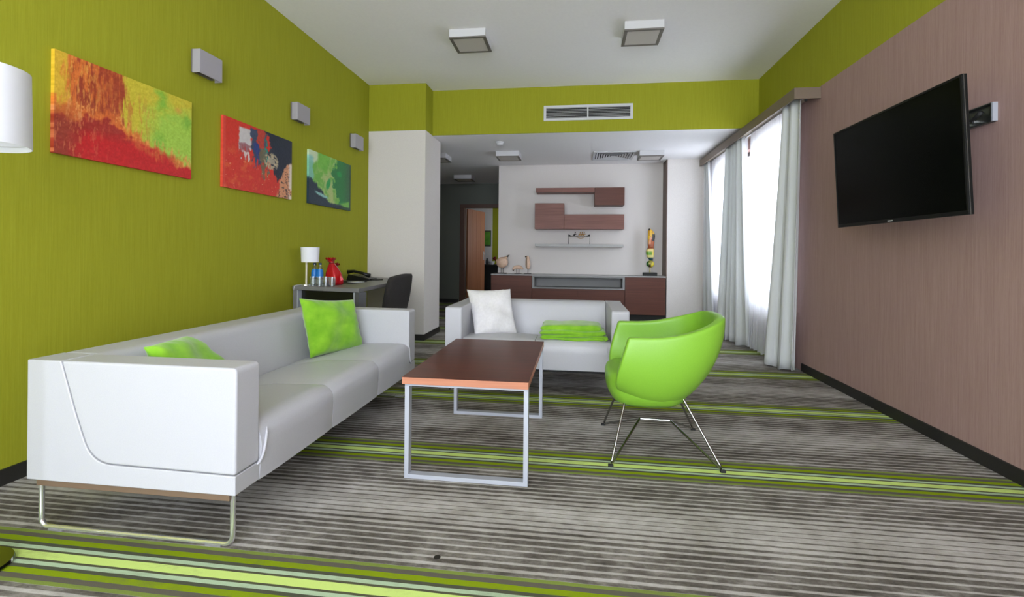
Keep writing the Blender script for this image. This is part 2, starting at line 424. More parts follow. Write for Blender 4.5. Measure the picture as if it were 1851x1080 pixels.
# ------------------------------------------------------------------ sofas
def sofa(w, d, ncush, label, loc, rz):
    r = thing('sofa', label, 'sofa', loc, rz)
    T, B, A = .64, .195, .13
    def rnd(poly, idx, n=6):
        out = []
        for i, p in enumerate(poly):
            if i not in idx: out.append(p); continue
            p = Vector(p); a = Vector(poly[i-1]); b = Vector(poly[(i+1) % len(poly)])
            rr = idx[i]
            pa = p+(a-p).normalized()*rr; pb = p+(b-p).normalized()*rr
            for k in range(n+1):
                t = k/n; out.append(tuple(pa*(1-t)**2+p*2*t*(1-t)+pb*t*t))
        return out
    sh = MB()
    seam = lambda o: rnd([(9, 9), (.704-o, T), (.640-o, .445+o*.5), (.572-o, .272+o), (.0, .264+o), (-9, 9)], {2: .06, 3: .085}, 10)[1:-1]
    end = [(d, B), (d, T)]+seam(-.001)+[(0, B)]
    for x0 in (0, w-A): build('shell_side', MB().prism(end, 'x', x0, x0+A), SOFA, r, bevel=.004, seg=3, local=True)
    back = rnd([(d, B), (d, T), (.665, T), (.575, .33), (.575, B)], {2: .05})
    build('backrest', MB().prism(back, 'x', A+.002, w-A-.002), SOFA, r, bevel=.008, seg=3, local=True)
    arm = [(.704-.001, T)]+seam(.001)[1:]+rnd([(0, .3), (0, T), (.4, T)], {1: .022})[1:-1]
    for x0 in (0, w-A):
        build('arm', MB().prism(arm, 'x', x0, x0+A), SOFA, r, bevel=.010, seg=3, local=True)
    prof = rnd([(.0, B), (-.008, .32), (-.002, .405), (.30, .398), (.575, .352), (.575, B)], {2: .07})
    W_ = (w-2*A)/ncush
    for k in range(ncush):
        x0 = A+k*W_+.0015; x1 = x0+W_-.003
        m = MB(); n = 10
        # puffed cushion: slices along x
        vs = []
        for i in range(n+1):
            s = i/n; x = x0+(x1-x0)*s; e = (1-abs(2*s-1)**6)
            for (yy, zz) in prof:
                tz = max(0, (zz-.33)/.07); ty = max(0, (.05-yy)/.05)
                vs.append((x, yy-.006*e*min(1, ty), zz+.010*e*min(1, tz)))
        q = len(prof); fs = [tuple(range(q)), tuple(n*q+j for j in range(q-1, -1, -1))]
        for i in range(n):
            for j in range(q):
                j2 = (j+1) % q; fs.append((i*q+j, i*q+j2, (i+1)*q+j2, (i+1)*q+j))
        m.add(vs, fs)
        build('seat_cushion', m, SOFA, r, smooth='auto', local=True, angle=50)
    # curved flap seam where the band sweeps up from under each arm
    for sx, x0 in ((1, A), (-1, w-A)):
        m = MB(); pts = []
        for k in range(9):
            a = k/8*PI/2
            pts.append((x0-sx*.03+sx*.055*math.sin(a), -.012, .265+.12*(1-math.cos(a))))
        m.tube(pts, [.002]+[.0055]*7+[.002], 8); build('piping', m, SOFA, r, local=True, smooth=True)
    # brown plinth strips and chrome sled frames under both ends
    for x0 in (.02, w-.05):
        build('plinth', MB().box(x0-.01, x0+.04, .03, d-.03, .170, B), PLINTH, r, bevel=.002, local=True)
        pts = [(x0+.01, .03, B-.01)]
        z0 = .009; R = .03
        for k in range(7):
            a = k/6*PI/2; pts.append((x0+.01, .03+R*(1-math.cos(a)), z0+R*(1-math.sin(a))))
        for k in range(7):
            a = k/6*PI/2; pts.append((x0+.01, d-.03-R+R*math.sin(a), z0+R*(1-math.cos(a))))
        pts.append((x0+.01, d-.03, B-.01))
        fr = build('sled_leg', MB().tube(pts, .009, 12), CHROME, r, local=True, smooth='auto', angle=50)
        for yy in (.07, d-.13):
            g = MB().box(x0-.001, x0+.021, yy, yy+.06, 0, .006); build('glide', g, GREYP, fr, local=True)
    build('underframe', MB().box(.06, w-.06, .06, d-.05, .165, B-.001), BLACKM, r, local=True)
    return r
sofa(1.885, .846, 3, 'long white leatherette three seat sofa against the green wall', (-1.17, 1.54, 0), PI/2)
sofa(1.372, .80, 2, 'short white leatherette two seat sofa facing the camera behind the coffee table', (-.988, 3.575, 0), 0)

# ------------------------------------------------------------------ cushions
def pillow(name, label, cs, T, m, seed=0, pinch=.06, wr=.011):
    """cs = BL, BR, TR, TL corners; T = half thickness"""
    rnd_ = np.random.RandomState(seed); n = 26
    BL, BR, TR, TL = [Vector(c) for c in cs]
    nrm = (BR-BL).cross(TL-BL).normalized()
    ph = rnd_.uniform(0, 6, 8); vs = []
    for side in (1, -1):
        for j in range(n+1):
            for i in range(n+1):
                s = i/n; t = j/n
                a = 2*s-1; b = 2*t-1
                # edges curve inward between the pinned corners
                s2 = .5+.5*a*(1-pinch*(1-b*b)); t2 = .5+.5*b*(1-pinch*(1-a*a))
                p = (BL*(1-s2)+BR*s2)*(1-t2)+(TL*(1-s2)+TR*s2)*t2
                k = ((1-a**4)*(1-b**4))**.62 if abs(a) < 1 and abs(b) < 1 else 0
                w = wr*k*(math.sin(7*s+ph[0]+3*t)*math.sin(5*t+ph[1])+.6*math.sin(13*s-6*t+ph[2])+.5*math.sin(15*t+4*s+ph[3]))
                w += wr*.6*math.sin(20*math.atan2(b, a)+ph[4])*min(1, 2.2*k)*(1-min(1, k))
                vs.append(p+nrm*side*(T*k+.003)+nrm*w)
    q = (n+1)**2; fs = []
    for j in range(n):
        for i in range(n):
            a0 = j*(n+1)+i
            fs.append((a0, a0+1, a0+n+2, a0+n+1)); fs.append((q+a0+n+1, q+a0+n+2, q+a0+1, q+a0))
    bd = [i for i in range(n)]+[(j)*(n+1)+n for j in range(n)]+[n*(n+1)+n-i for i in range(n)]+[(n-j)*(n+1) for j in range(n)]
    for k in range(len(bd)):
        a0, b0 = bd[k], bd[(k+1) % len(bd)]; fs.append((b0, a0, q+a0, q+b0))
    o = build(name, MB().add(vs, fs), m, smooth=True)
    return tag(o, label, 'cushion')
pillow('cushion', 'plush lime green cushion standing upright in the far corner of the long sofa',
       [(-1.665, 2.865, .375), (-1.485, 3.245, .37), (-1.555, 3.225, .715), (-1.755, 2.885, .75)], .07, LIMEF, 1)
pillow('cushion', 'plush lime green cushion mostly hidden behind the near arm of the long sofa',
       [(-1.47, 1.78, .40), (-1.60, 2.13, .40), (-1.775, 1.985, .655), (-1.69, 1.70, .665)], .06, LIMEF, 5, .02, .012)
pillow('cushion', 'white linen cushion leaning in the left corner of the two seat sofa',
       [(-.80, 3.79, .39), (-.475, 3.93, .39), (-.555, 4.06, .748), (-.915, 3.99, .742)], .065, WFAB, 9)

# folded blanket on the two seat sofa
def blanket():
    m = MB()
    def slab(x0, x1, y0, y1, z0, z1, ph, re=.10, am=1.0):
        vs = []; q = 36; n = 56
        for i in range(n+1):
            s = .5-.5*math.cos(PI*i/n); x = x0+(x1-x0)*s
            f = max(0, (abs(2*s-1)-(1-re))/re); e = max(.08, (1-f*f)**.5)
            cy = (y0+y1)/2; cz = (z0+z1)/2+am*.003*math.sin(7*s+ph*2)
            for k in range(q):
                a = 2*PI*k/q; ca, sa = math.cos(a), math.sin(a)
                yy = cy+(y1-y0)/2*math.copysign(abs(ca)**.35, ca)*(.93+.07*e)+am*.003*math.sin(2*a+8*s+ph)
                zz = cz+(z1-z0)/2*math.copysign(abs(sa)**.75, sa)*e+am*.0022*math.sin(3*a+11*s+ph)*e
                vs.append((x+am*.006*math.sin(a*2+ph), yy, zz))
        fs = [tuple(range(q)), tuple(n*q+j for j in range(q-1, -1, -1))]
        for i in range(n):
            for j in range(q):
                j2 = (j+1) % q; fs.append((i*q+j, (i+1)*q+j, (i+1)*q+j2, i*q+j2))
        m.add(vs, fs)
    slab(-.262, .205, 3.600, 3.90, .402, .436, .3)
    slab(-.258, .190, 3.604, 3.90, .424, .456, 1.7)
    slab(-.268, .215, 3.598, 3.91, .440, .484, 3.1, .12)
    slab(-.262, .188, 3.622, 3.92, .462, .522, 4.6, .22)
    slab(.150, .232, 3.612, 3.89, .404, .452, 2.2, .5)
    o = build('blanket', m, LIMEF, smooth=True)
    tag(o, 'lime green plush blanket folded on the seat of the two seat sofa', 'blanket')
blanket()

# ------------------------------------------------------------------ coffee table
ct = thing('coffee_table', 'low rectangular coffee table with walnut top and silver sled legs', 'table', (-.5, 2.65, 0))
X0, X1, Y0, Y1 = -.790, -.206, 2.135, 3.150
build('tabletop', MB().box(X0, X1, Y0, Y1, .4775, .479), TABLEW, ct, bevel=.0005)
build('edge_band', MB().box(X0, X1, Y0, Y1, .446, .477), TABLEE, ct, bevel=.0015)
for y in (Y0+.03, Y1-.07):
    a = MB(); bw = .021
    a.box(X0+.003, X1-.003, y, y+.04, 0, .019).box(X0+.003, X1-.003, y, y+.04, .430, .4455)
    a.box(X0+.003, X0+.003+bw, y, y+.04, .019, .430).box(X1-.003-bw, X1-.003, y, y+.04, .019, .430)
    build('leg_frame', a, SILVER, ct, bevel=.001)

# ------------------------------------------------------------------ lime tub chair
def tub():
    r = thing('tub_chair', 'lime green leatherette tub armchair on thin chrome wire legs', 'armchair', (.45, 2.735, 0))
    cy = 2.735
    # rows from rim to base: (z, x_front, x_back, half width, exponent)
    rows = [(0.0, .255, .770, .318), (.16, .242, .768, .322), (.34, .226, .752, .322), (.52, .212, .722, .312), (.68, .200, .682, .292), (.82, .195, .636, .262), (.92, .200, .598, .225), (1.0, .215, .540, .150)]
    nu = 30; vs = []
    for (v, xf, xb, hw) in rows:
        for i in range(nu+1):
            t = i/nu*2-1             # -1 near front ... 0 back ... 1 far front
            ang = t*PI/2
            e = .62
            sx = abs(math.cos(ang))**e; sy = math.copysign(abs(math.sin(ang))**e, t)
            x = xf+(xb-xf)*sx; y = cy+hw*sy
            if abs(t) > .98: x = xf
            f = (x-xf)/(xb-xf)
            ztop = .645+.095*(max(0, f-.25)/.75)**1.6
            zbot = .260+.022*abs(2*f-1)**2 + (.06*(1-f)**3)
            k = 1-(1-v)**1.0
            z = ztop*(1-v)+zbot*v
            vs.append((x, y, z))
    fs = []
    for j in range(len(rows)-1):
        for i in range(nu):
            a0 = j*(nu+1)+i; fs.append((a0, a0+1, a0+nu+2, a0+nu+1))
    last = (len(rows)-1)*(nu+1)
    for i in range(nu//2):
        a0 = last+i; b0 = last+nu-i
        if b0-1 > a0+1: fs.append((a0, a0+1, b0-1, b0))
        else: fs.append((a0, a0+1, b0))
    sh = build('shell', MB().add(vs, fs), LIME, r, smooth=True)
    bm = bmesh.new(); bm.from_mesh(sh.data)
    bmesh.ops.recalc_face_normals(bm, faces=bm.faces)
    # make sure normals look outward
    cen = Vector((0, 0, .45)); s_ = sum((f.calc_center_median()-cen).dot(f.normal) for f in bm.faces)
    if s_ < 0: bmesh.ops.reverse_faces(bm, faces=bm.faces)
    bm.to_mesh(sh.data); bm.free()
    md = sh.modifiers.new('solid', 'SOLIDIFY'); md.thickness = .05; md.offset = -1
    md = sh.modifiers.new('bev', 'BEVEL'); md.width = .014; md.segments = 3; md.limit_method = 'ANGLE'; md.angle_limit = math.radians(50)
    md = sh.modifiers.new('sub', 'SUBSURF'); md.levels = 1; md.render_levels = 1
    # seat pad
    m = MB(); n = 24; ring = []
    prof = [(.70, .262), (.86, .285), (.96, .325), (1.0, .37), (.995, .40), (.96, .425), (.88, .437), (.5, .441), (0, .442)]
    vs = []
    for (k, z) in prof:
        for i in range(n):
            a = 2*PI*i/n; c, s = math.cos(a), math.sin(a)
            x = .385+.222*k*math.copysign(abs(c)**.6, c); y = cy+.245*k*math.copysign(abs(s)**.6, s)
            if x > .385: y = cy+(y-cy)*(1-.25*((x-.385)/.22)**2)
            vs.append((x, y, z))
    fs = [tuple(range(n-1, -1, -1))]
    for j in range(len(prof)-1):
        for i in range(n):
            i2 = (i+1) % n; fs.append((j*n+i, j*n+i2, (j+1)*n+i2, (j+1)*n+i))
    build('seat', MB().add(vs, fs), LIME, r, smooth=True)
    # wire base
    J1, J2 = (.353, cy-.005, .149), (.514, cy-.005, .146)
    F = {'nl': (.177, 2.437, .008), 'nr': (.711, 2.455, .008), 'fl': (.172, 3.02, .008), 'fr': (.702, 3.022, .008)}
    T = {'nl': (.262, 2.590, .300), 'nr': (.548, 2.590, .315), 'fl': (.262, 2.88, .300), 'fr': (.548, 2.88, .315)}
    for k in ('nl', 'nr', 'fl', 'fr'):
        J = J1 if k[1] == 'l' else J2
        f = Vector(F[k]); t = Vector(T[k]); j = Vector(J)
        a = f+(t-f).normalized()*.03; b = f+(j-f).normalized()*.03
        pts = [t, a]+[a*(1-s)**2+f*2*s*(1-s)+b*s*s for s in (.25, .5, .75)]+[b, j]
        lg = build('leg', MB().tube(pts, .0062, 10), DCHROME, r, smooth='auto', angle=50)
        build('foot_cap', MB().box(f.x-.013, f.x+.013, f.y-.010, f.y+.010, 0, .012), BLACKM, lg, bevel=.003)
    build('crossbar', MB().tube([J1, J2], .0062, 10), DCHROME, r, smooth='auto')
    for a_, xx in (('l', .27), ('r', .54)): build('under_frame', MB().tube([T['n'+a_], (xx, cy, .262), T['f'+a_]], .006), DCHROME, r, smooth='auto')
tub()

# ------------------------------------------------------------------ floor lamp at the left edge
lx, ly = -1.96, 1.32
fl = thing('floor_lamp', 'floor lamp with white drum shade cut by the left edge of the photo', 'lamp', (lx, ly, 0))
sb = build('lamp_shade', MB().lathe([(.150, 1.390), (.1455, 1.642), (.1435, 1.642), (.148, 1.390), (.150, 1.390)], lx, ly, 64, cap=False), SHADE, fl, smooth='auto')
build('shade_ring', MB().tube([(lx+.146*math.cos(a*PI/16), ly+.146*math.sin(a*PI/16), 1.41) for a in range(32)], .002, 6, closed=True).tube([(lx-.146, ly, 1.41), (lx+.146, ly, 1.41)], .002, 6), WHITE, sb)
build('pole', MB().tube([(lx, ly, .02), (lx, ly, 1.47)], .011, 14), CHROME, fl, smooth='auto')
build('bulb', MB().ball((lx, ly, 1.50), (.03, .03, .045)), CREAM, fl, smooth=True)
build('lamp_base', MB().lathe([(.116, 0), (.118, .006), (.114, .014), (.06, .022), (.012, .026)], lx, ly, 48), mat('polished_base', (150, 155, 140), .12, 1), fl, smooth='auto')

# ------------------------------------------------------------------ paintings
def vnoise(s, t, fx, fy, seed):
    rs = np.random.RandomState(seed); g = rs.rand(int(fy)+3, int(fx)+3)
    x = s*fx; y = t*fy; i = np.floor(x).astype(int); j = np.floor(y).astype(int)
    a = x-i; b = y-j; a = a*a*(3-2*a); b = b*b*(3-2*b)
    return (g[j, i]*(1-a)+g[j, i+1]*a)*(1-b)+(g[j+1, i]*(1-a)+g[j+1, i+1]*a)*b
def fbm(s, t, fx, fy, seed): return .5*vnoise(s, t, fx, fy, seed)+.3*vnoise(s, t, fx*2.1, fy*2.1, seed+1)+.2*vnoise(s, t, fx*4.3, fy*4.3, seed+2)
def mixc(c, col, m):
    m = np.clip(m, 0, 1)[..., None]; return c*(1-m)+np.array(col, float)*m
def step(x, w=.05): return np.clip(x/w+.5, 0, 1)
def paint1(s, t):
    st = fbm(s, t, 60, 6, 1); st2 = fbm(s, t, 22, 11, 5); n = fbm(s, t, 9, 8, 9); st3 = fbm(s, t, 90, 12, 15)
    c = np.zeros(s.shape+(3,))+np.array([206, 190, 50.])
    c = mixc(c, (166, 204, 72), step(.34-np.hypot((s-.88)*1.1, (t-.42)*.8)+.25*(n-.5), .22))
    c = mixc(c, (124, 186, 56), step(.05-np.hypot((s-.735)*1.3, (t-.86)*.35)+.12*(n-.5), .06)*.8)
    c = mixc(c, (130, 184, 60), step(.04-np.hypot((s-.70), (t-.38)*.5)+.1*(st2-.5), .06)*.7)
    c = mixc(c, (120, 176, 56), step(.03-np.hypot((s-.945), (t-.72)*.5)+.08*(st2-.5), .05)*.7)
    c = mixc(c, (216, 150, 60), step(.03-np.hypot((s-.87), (t-.84)*.7)+.06*(n-.5), .04)*.8)
    c = mixc(c, (196, 120, 50), step(st-.62, .08)*step(.60-s, .2)*step(.8-t, .2)*.7)
    left = step(.425+.20*np.clip(.55-t, 0, 1)-s+.08*(st-.5), .03)
    oc = mixc(np.zeros(s.shape+(3,))+np.array([216, 112, 42.]), (158, 58, 28), step(st-.50+.30*(s-.22), .18))
    oc = mixc(oc, (226, 160, 70), step(st3-.60, .1)*.7)
    oc = mixc(oc, (218, 176, 46), step(.07-s+.16*(st-.5), .05)*step(t-.40+.3*(n-.5), .2))
    oc = mixc(oc, (170, 62, 30), step(s-.25, .1)*step(t-.55+.3*(st2-.5), .2)*step(st3-.42, .2)*.6)
    c = c*(1-left[..., None])+oc*left[..., None]
    rim = np.interp(s, [0, .2, .35, .45, .6, .75, 1], [.52, .50, .56, .46, .34, .24, .20])+.16*(st2-.5)
    c = mixc(c, (222, 112, 42), step(rim-t+.16*(st-.5), .08)*.85)
    c = mixc(c, (236, 160, 84), step(st3-.58, .06)*step(.10-np.abs(t-rim+.02), .05)*.7)
    red = np.interp(s, [0, .15, .3, .42, .6, .75, 1], [.36, .40, .47, .36, .20, .13, .12])+.20*(st2-.5)
    c = mixc(c, (164, 38, 26), step(red-t+.08*(st-.5), .05))
    deep = step(.30-np.hypot((s-.42)*.7, t*1.0)+.14*(n-.5), .10)
    c = mixc(c, (200, 12, 20), np.maximum(deep, step(.13-t+.1*(st2-.5), .05)*step(s-.2, .1)))
    c = mixc(c, (216, 112, 50), step(.03-np.abs(t-.24+.5*(s-.58))+.14*(st-.5), .05)*step(s-.50, .04)*step(.74-s, .04)*.7)
    c = mixc(c, (150, 60, 36), step(.12-s, .1)*step(.42-t, .2)*.7)
    c = mixc(c, (214, 130, 80), step(st3-.64, .05)*step(.30-s, .2)*step(.6-t, .1)*.6)
    return c+(fbm(s, t, 80, 50, 33)-.5)[..., None]*40
def paint2(s, t):
    st = fbm(s, t, 40, 8, 41); n = fbm(s, t, 12, 9, 45); f = fbm(s, t, 50, 40, 48)
    c = np.zeros(s.shape+(3,))+np.array([214, 46, 34.])
    c = mixc(c, (222, 84, 44), step(n-.58, .2)*step(.6-t, .3))
    def patch(s0, s1, t0, t1, col, j=.12, a=1):
        nonlocal c
        m = step(s-s0+j*.5*(n-.5), .02)*step(s1-s+j*.5*(n-.5), .02)*step(t-t0+j*(st-.5)*2, .03)*step(t1-t+j*.3*(n-.5), .02)
        c = mixc(c, col, m*a)
    patch(.19, .37, .62, .93, (206, 200, 200)); patch(.20, .36, .48, .70, (150, 90, 100), .3, .8); patch(.21, .36, .50, .60, (226, 210, 206), .35, .9)
    patch(.36, .60, .50, .96, (56, 70, 100), .3); patch(.46, .56, .68, 1.0, (190, 60, 48), .2)
    patch(.55, .62, .46, .88, (26, 134, 128), .25); patch(.47, .58, .36, .70, (110, 104, 80), .3, .9); patch(.42, .47, .50, .75, (40, 60, 130), .2)
    nav = step(s-.60+.25*(n-.5), .03)*step(t-np.interp(s, [.6, .75, .9, 1], [.62, .28, .35, .60])+.25*(st-.5)*.8, .04)
    c = mixc(c, (24, 34, 58), nav)
    pe = step(s-(.74+.10*t)+.22*(n-.5), .04)*step(np.interp(s, [.7, .8, .92, 1], [.30, .33, .55, .62])-t+.2*(n-.5), .05)
    c = mixc(c, (218, 150, 110), pe); c = mixc(c, (60, 40, 44), pe*step(f-.62, .06)); c = mixc(c, (232, 214, 200), pe*step(s-.95, .04)*step(n-.4, .1))
    ring = step(.03-np.abs(np.hypot((s-.66)*1.1, (t-.55)*.9)-.09)+.03*(f-.5), .02)
    c = mixc(c, (186, 170, 140), ring*step(f-.45, .1)); c = mixc(c, (206, 190, 160), step(.055-np.hypot(s-.66, t-.56)+.06*(f-.5), .02)*.8)
    c = mixc(c, (240, 196, 150), step(f-.80, .05)*step(.5-t, .2))
    c = mixc(c, (222, 74, 60), step(.03-s, .01)*.8)
    return c+(fbm(s, t, 60, 40, 77)-.5)[..., None]*20
def paint3(s, t):
    n = fbm(s, t, 9, 7, 61); n2 = fbm(s+.5*t, t, 16, 8, 65) if False else fbm(s*.9, t, 22, 7, 65)
    c = np.zeros(s.shape+(3,))+np.array([116, 182, 74.])
    c = mixc(c, (166, 198, 116), step(n-.50, .15)*step(.25-np.abs(s-.42-.1*(t-.5))+.2*(n2-.5), .2))
    c = mixc(c, (178, 196, 122), step(.07-np.abs(s-.50+.25*(t-.2)*(t<.6))+.08*(n2-.5), .05)*step(.7-t, .2))
    dg = step(s-.60-.08*np.sin(t*7)+.30*(n-.5), .04)*step(t-.12+.4*(.75-s)*(t<.3), .05)
    c = mixc(c, (26, 124, 62), dg); c = mixc(c, (44, 104, 66), dg*step(s-.85, .15))
    c = mixc(c, (0, 150, 70), step(.06-np.hypot(s-.70, (t-.72))+.05*(n-.5), .03))
    c = mixc(c, (40, 160, 80), step(.05-np.hypot((s-.44)*1.2-(t-.5)*.3, (t-.46)*.45)+.04*(n-.5), .03))
    c = mixc(c, (110, 190, 60), step(.15-np.hypot(s-.32, (t-.88)*.8)+.2*(n2-.5), .1)*.8)
    c = mixc(c, (206, 222, 186), step(.11-np.hypot(s-.08, (t-.93)*.7)+.05*(n-.5), .04))
    c = mixc(c, (130, 196, 190), step(.09-s+.08*(n-.5), .03)*step(t-.45, .05)*step(.9-t, .05)*.8)
    nv = step(np.interp(s, [0, .12, .3, .42, .5], [.50, .42, .26, .14, .0])-t+.10*(n2-.5), .05)
    nv = np.maximum(nv, step(.09-t+.05*(n-.5), .03)*step(.78-s, .08))
    c = mixc(c, (22, 48, 66), nv)
    c = mixc(c, (150, 200, 196), step(.025-np.abs(t-.20-.25*(.3-s))+.05*(n2-.5), .02)*step(s-.14, .06)*step(.42-s, .06))
    c = mixc(c, (24, 70, 44), step(s-.965, .03)); c = mixc(c, (20, 50, 44), step(.06-t, .02)*step(s-.7, .1)*.8)
    return c+(fbm(s, t, 60, 40, 97)-.5)[..., None]*16
def attr_mat(name, rough=.5):
    m = mat(name, (200, 200, 200), rough); N = NT(m); a = N.n('ShaderNodeAttribute'); a.attribute_name = 'paint'
    N.l(a.outputs['Color'], N.b.inputs['Base Color']); return m
PAINT = attr_mat('oil_paint', .45)
_n = NT(PAINT); _n.bump(_n.noise(_n.pos((1, 25, 8)), 6, 4), .3, .004)
def colour(o, cols):
    ca = o.data.color_attributes.new('paint', 'FLOAT_COLOR', 'POINT'); c = np.clip(cols, 0, 255)/255
    c = np.where(c <= .04045, c/12.92, ((c+.055)/1.055)**2.4)
    ca.data.foreach_set('color', np.concatenate([c, np.ones((len(c), 1))], 1).astype(np.float32).ravel())
def painting(y0, y1, z0, z1, fn, label):
    nx, ny = 230, 140; xf = XL+.021; xb = XL+.001
    S_, T_ = np.meshgrid(np.linspace(0, 1, nx), np.linspace(0, 1, ny))
    cols = fn(S_, T_).reshape(-1, 3)
    vs = [(xf, y0+(y1-y0)*i/(nx-1), z0+(z1-z0)*j/(ny-1)) for j in range(ny) for i in range(nx)]
    fs = [(j*nx+i, j*nx+i+1, (j+1)*nx+i+1, (j+1)*nx+i) for j in range(ny-1) for i in range(nx-1)]
    bd = [i for i in range(nx-1)]+[j*nx+nx-1 for j in range(ny-1)]+[(ny-1)*nx+i for i in range(nx-1, 0, -1)]+[j*nx for j in range(ny-1, 0, -1)]
    q = len(vs); bc = []
    for k, b in enumerate(bd):
        vs.append((xb, vs[b][1], vs[b][2])); bc.append(cols[b])
    K = len(bd)
    for k in range(K): fs.append((bd[k], bd[(k+1) % K], q+(k+1) % K, q+k))
    fs.append(tuple(range(q+K-1, q-1, -1)))
    o = build('painting', MB().add(vs, fs), PAINT, smooth=False); colour(o, np.concatenate([cols, np.array(bc)]))
    tag(o, label, 'painting')
painting(2.012, 2.848, 1.516, 2.016, paint1, 'large abstract canvas in orange, red, yellow and lime on the green wall')
painting(3.132, 3.968, 1.508, 2.018, paint2, 'red abstract canvas with a navy corner and a white patch')
painting(4.242, 5.088, 1.506, 2.014, paint3, 'green and dark blue abstract canvas nearest the corner column')

# ------------------------------------------------------------------ wall sconces
def sconce(yc, label):
    r = thing('wall_sconce', label, 'wall light', (XL, yc, 2.21), 0, 'square metal sconces on the green wall')
    y0, y1, z0, z1 = yc-.100, yc+.100, 2.213, 2.368; xo = XL+.075
    a = MB().box(xo-.006, xo, y0, y1, z0, z1).box(XL+.02, xo-.006, y0, y0+.004, z0, z1).box(XL+.02, xo-.006, y1-.004, y1, z0, z1)
    build('cover', a, ALU, r, bevel=.001)
    build('back_plate', MB().box(XL, XL+.02, y0+.012, y1-.012, z0+.012, z1+.006), DIFFG, r, bevel=.001)
    build('reflector', MB().box(XL+.02, xo-.007, y0+.02, y1-.02, z0+.035, z1-.035), DIFF, r, bevel=.002)
    return r
s0 = sconce(2.95, 'square metal wall light nearest the camera, between the first and second canvas')
for yc, lb in ((4.063, 'square metal wall light above the gap between the second and third canvas'), (5.19, 'square metal wall light nearest the corner, right of the green canvas')):
    c = copy_tree(s0); c.location = (XL, yc, 2.21); c['label'] = lb

# ------------------------------------------------------------------ ceiling lights, vents, smoke detector
def clight(x, y, z, label):
    r = thing('ceiling_light', label, 'ceiling light', (x, y, z), 0, 'square ceiling lights')
    a, h = .168, .082
    f = MB().box(x-a, x+a, y-a, y+a, z-h+.012, z)
    build('housing', f, WHITE, r, bevel=.003)
    g = MB(); b = .028
    g.box(x-a, x+a, y-a, y-a+b, z-h, z-h+.012).box(x-a, x+a, y+a-b, y+a, z-h, z-h+.012).box(x-a, x-a+b, y-a+b, y+a-b, z-h, z-h+.012).box(x+a-b, x+a, y-a+b, y+a-b, z-h, z-h+.012)
    build('frame', g, DIFFG, r, bevel=.001)
    build('diffuser', MB().box(x-a+b, x+a-b, y-a+b, y+a-b, z-h+.004, z-h+.011), DIFF, r)
    return r
c0 = clight(-1.0, 4.44, H, 'left of the two square lights on the main white ceiling')
for x, y, z, lb in ((.562, 4.46, H, 'right of the two square lights on the main white ceiling'),
                    (-1.00, 7.02, HB, 'square light on the low ceiling left of the bird figures, in front of the niche'),
                    (1.035, 7.16, HB, 'square light on the low ceiling beside the air diffuser'),
                    (-2.09, 7.08, HB, 'square light in the hall half hidden by the corner column'),
                    (-2.14, 9.05, HB, 'square light in the dark hall above the wooden door')):
    c = copy_tree(c0); c.location = (x, y, z); c['label'] = lb
# linear vent in the green beam
r = thing('wall_vent', 'long white air grille with thin slats in the green beam', 'air vent', (.115, YB, 2.755))
x0, x1, z0, z1 = -.413, .645, 2.663, 2.847; yf = YB-.012; b = .030
g = MB().box(x0, x1, yf, YB, z0, z0+b).box(x0, x1, yf, YB, z1-b, z1).box(x0, x0+b, yf, YB, z0+b, z1-b).box(x1-b, x1, yf, YB, z0+b, z1-b).box((x0+x1)/2-.008, (x0+x1)/2+.008, yf, YB, z0+b, z1-b)
build('frame', g, WHITE, r, bevel=.001)
build('duct', MB().box(x0+b, x1-b, YB-.002, YB-.001, z0+b, z1-b), BLACKM, r)
for k in range(7):
    z = z0+b+.009+k*.0178
    for xa, xb_ in ((x0+b, (x0+x1)/2-.008), ((x0+x1)/2+.008, x1-b)):
        build('slat', MB().prism([(yf+.001, z+.001), (yf+.002, z-.0015), (YB-.002, z+.003), (YB-.002, z+.005)], 'x', xa, xb_), WHITE, r)
# four way diffuser on the low ceiling
vx, vy = .525, 7.31; a = .30
r = thing('ceiling_vent', 'square slatted air diffuser set in the low ceiling', 'air vent', (vx, vy, HB))
g = MB(); b = .035
g.box(vx-a, vx+a, vy-a, vy-a+b, HB-.014, HB).box(vx-a, vx+a, vy+a-b, vy+a, HB-.014, HB).box(vx-a, vx-a+b, vy-a+b, vy+a-b, HB-.014, HB).box(vx+a-b, vx+a, vy-a+b, vy+a-b, HB-.014, HB)
build('frame', g, WHITE, r, bevel=.002)
build('duct', MB().box(vx-a+b, vx+a-b, vy-a+b, vy+a-b, HB-.002, HB-.001), BLACKM, r)
for side in range(4):
    R = Matrix.Rotation(side*PI/2, 3, 'Z')
    for k in range(7):
        rr = a-b-.012-k*.036; ww = rr-.004
        if ww < .02: continue
        vs = [Vector(p) for p in ((-ww, -rr, -.013), (ww, -rr, -.013), (ww-.01, -rr+.020, -.003), (-ww+.01, -rr+.020, -.003), (-ww, -rr+.002, -.014), (ww, -rr+.002, -.014), (ww-.01, -rr+.022, -.004), (-ww+.01, -rr+.022, -.004))]
        vs = [R @ v+Vector((vx, vy, HB)) for v in vs]
        build('slat', MB().add(vs, [(0, 1, 2, 3), (7, 6, 5, 4), (0, 4, 5, 1), (1, 5, 6, 2), (2, 6, 7, 3), (3, 7, 4, 0)]), WHITE, r)
r = thing('smoke_detector', 'small round white smoke detector on the low ceiling', 'smoke detector', (-1.02, 6.30, HB))
build('base_ring', MB().lathe([(.055, HB), (.055, HB-.012), (.05, HB-.015)], -1.02, 6.30, 28), WHITE, r, smooth='auto')
build('sensor_head', MB().lathe([(.046, HB-.015), (.042, HB-.038), (.028, HB-.048), (0, HB-.05)], -1.02, 6.30, 28), WHITE, r, smooth='auto')

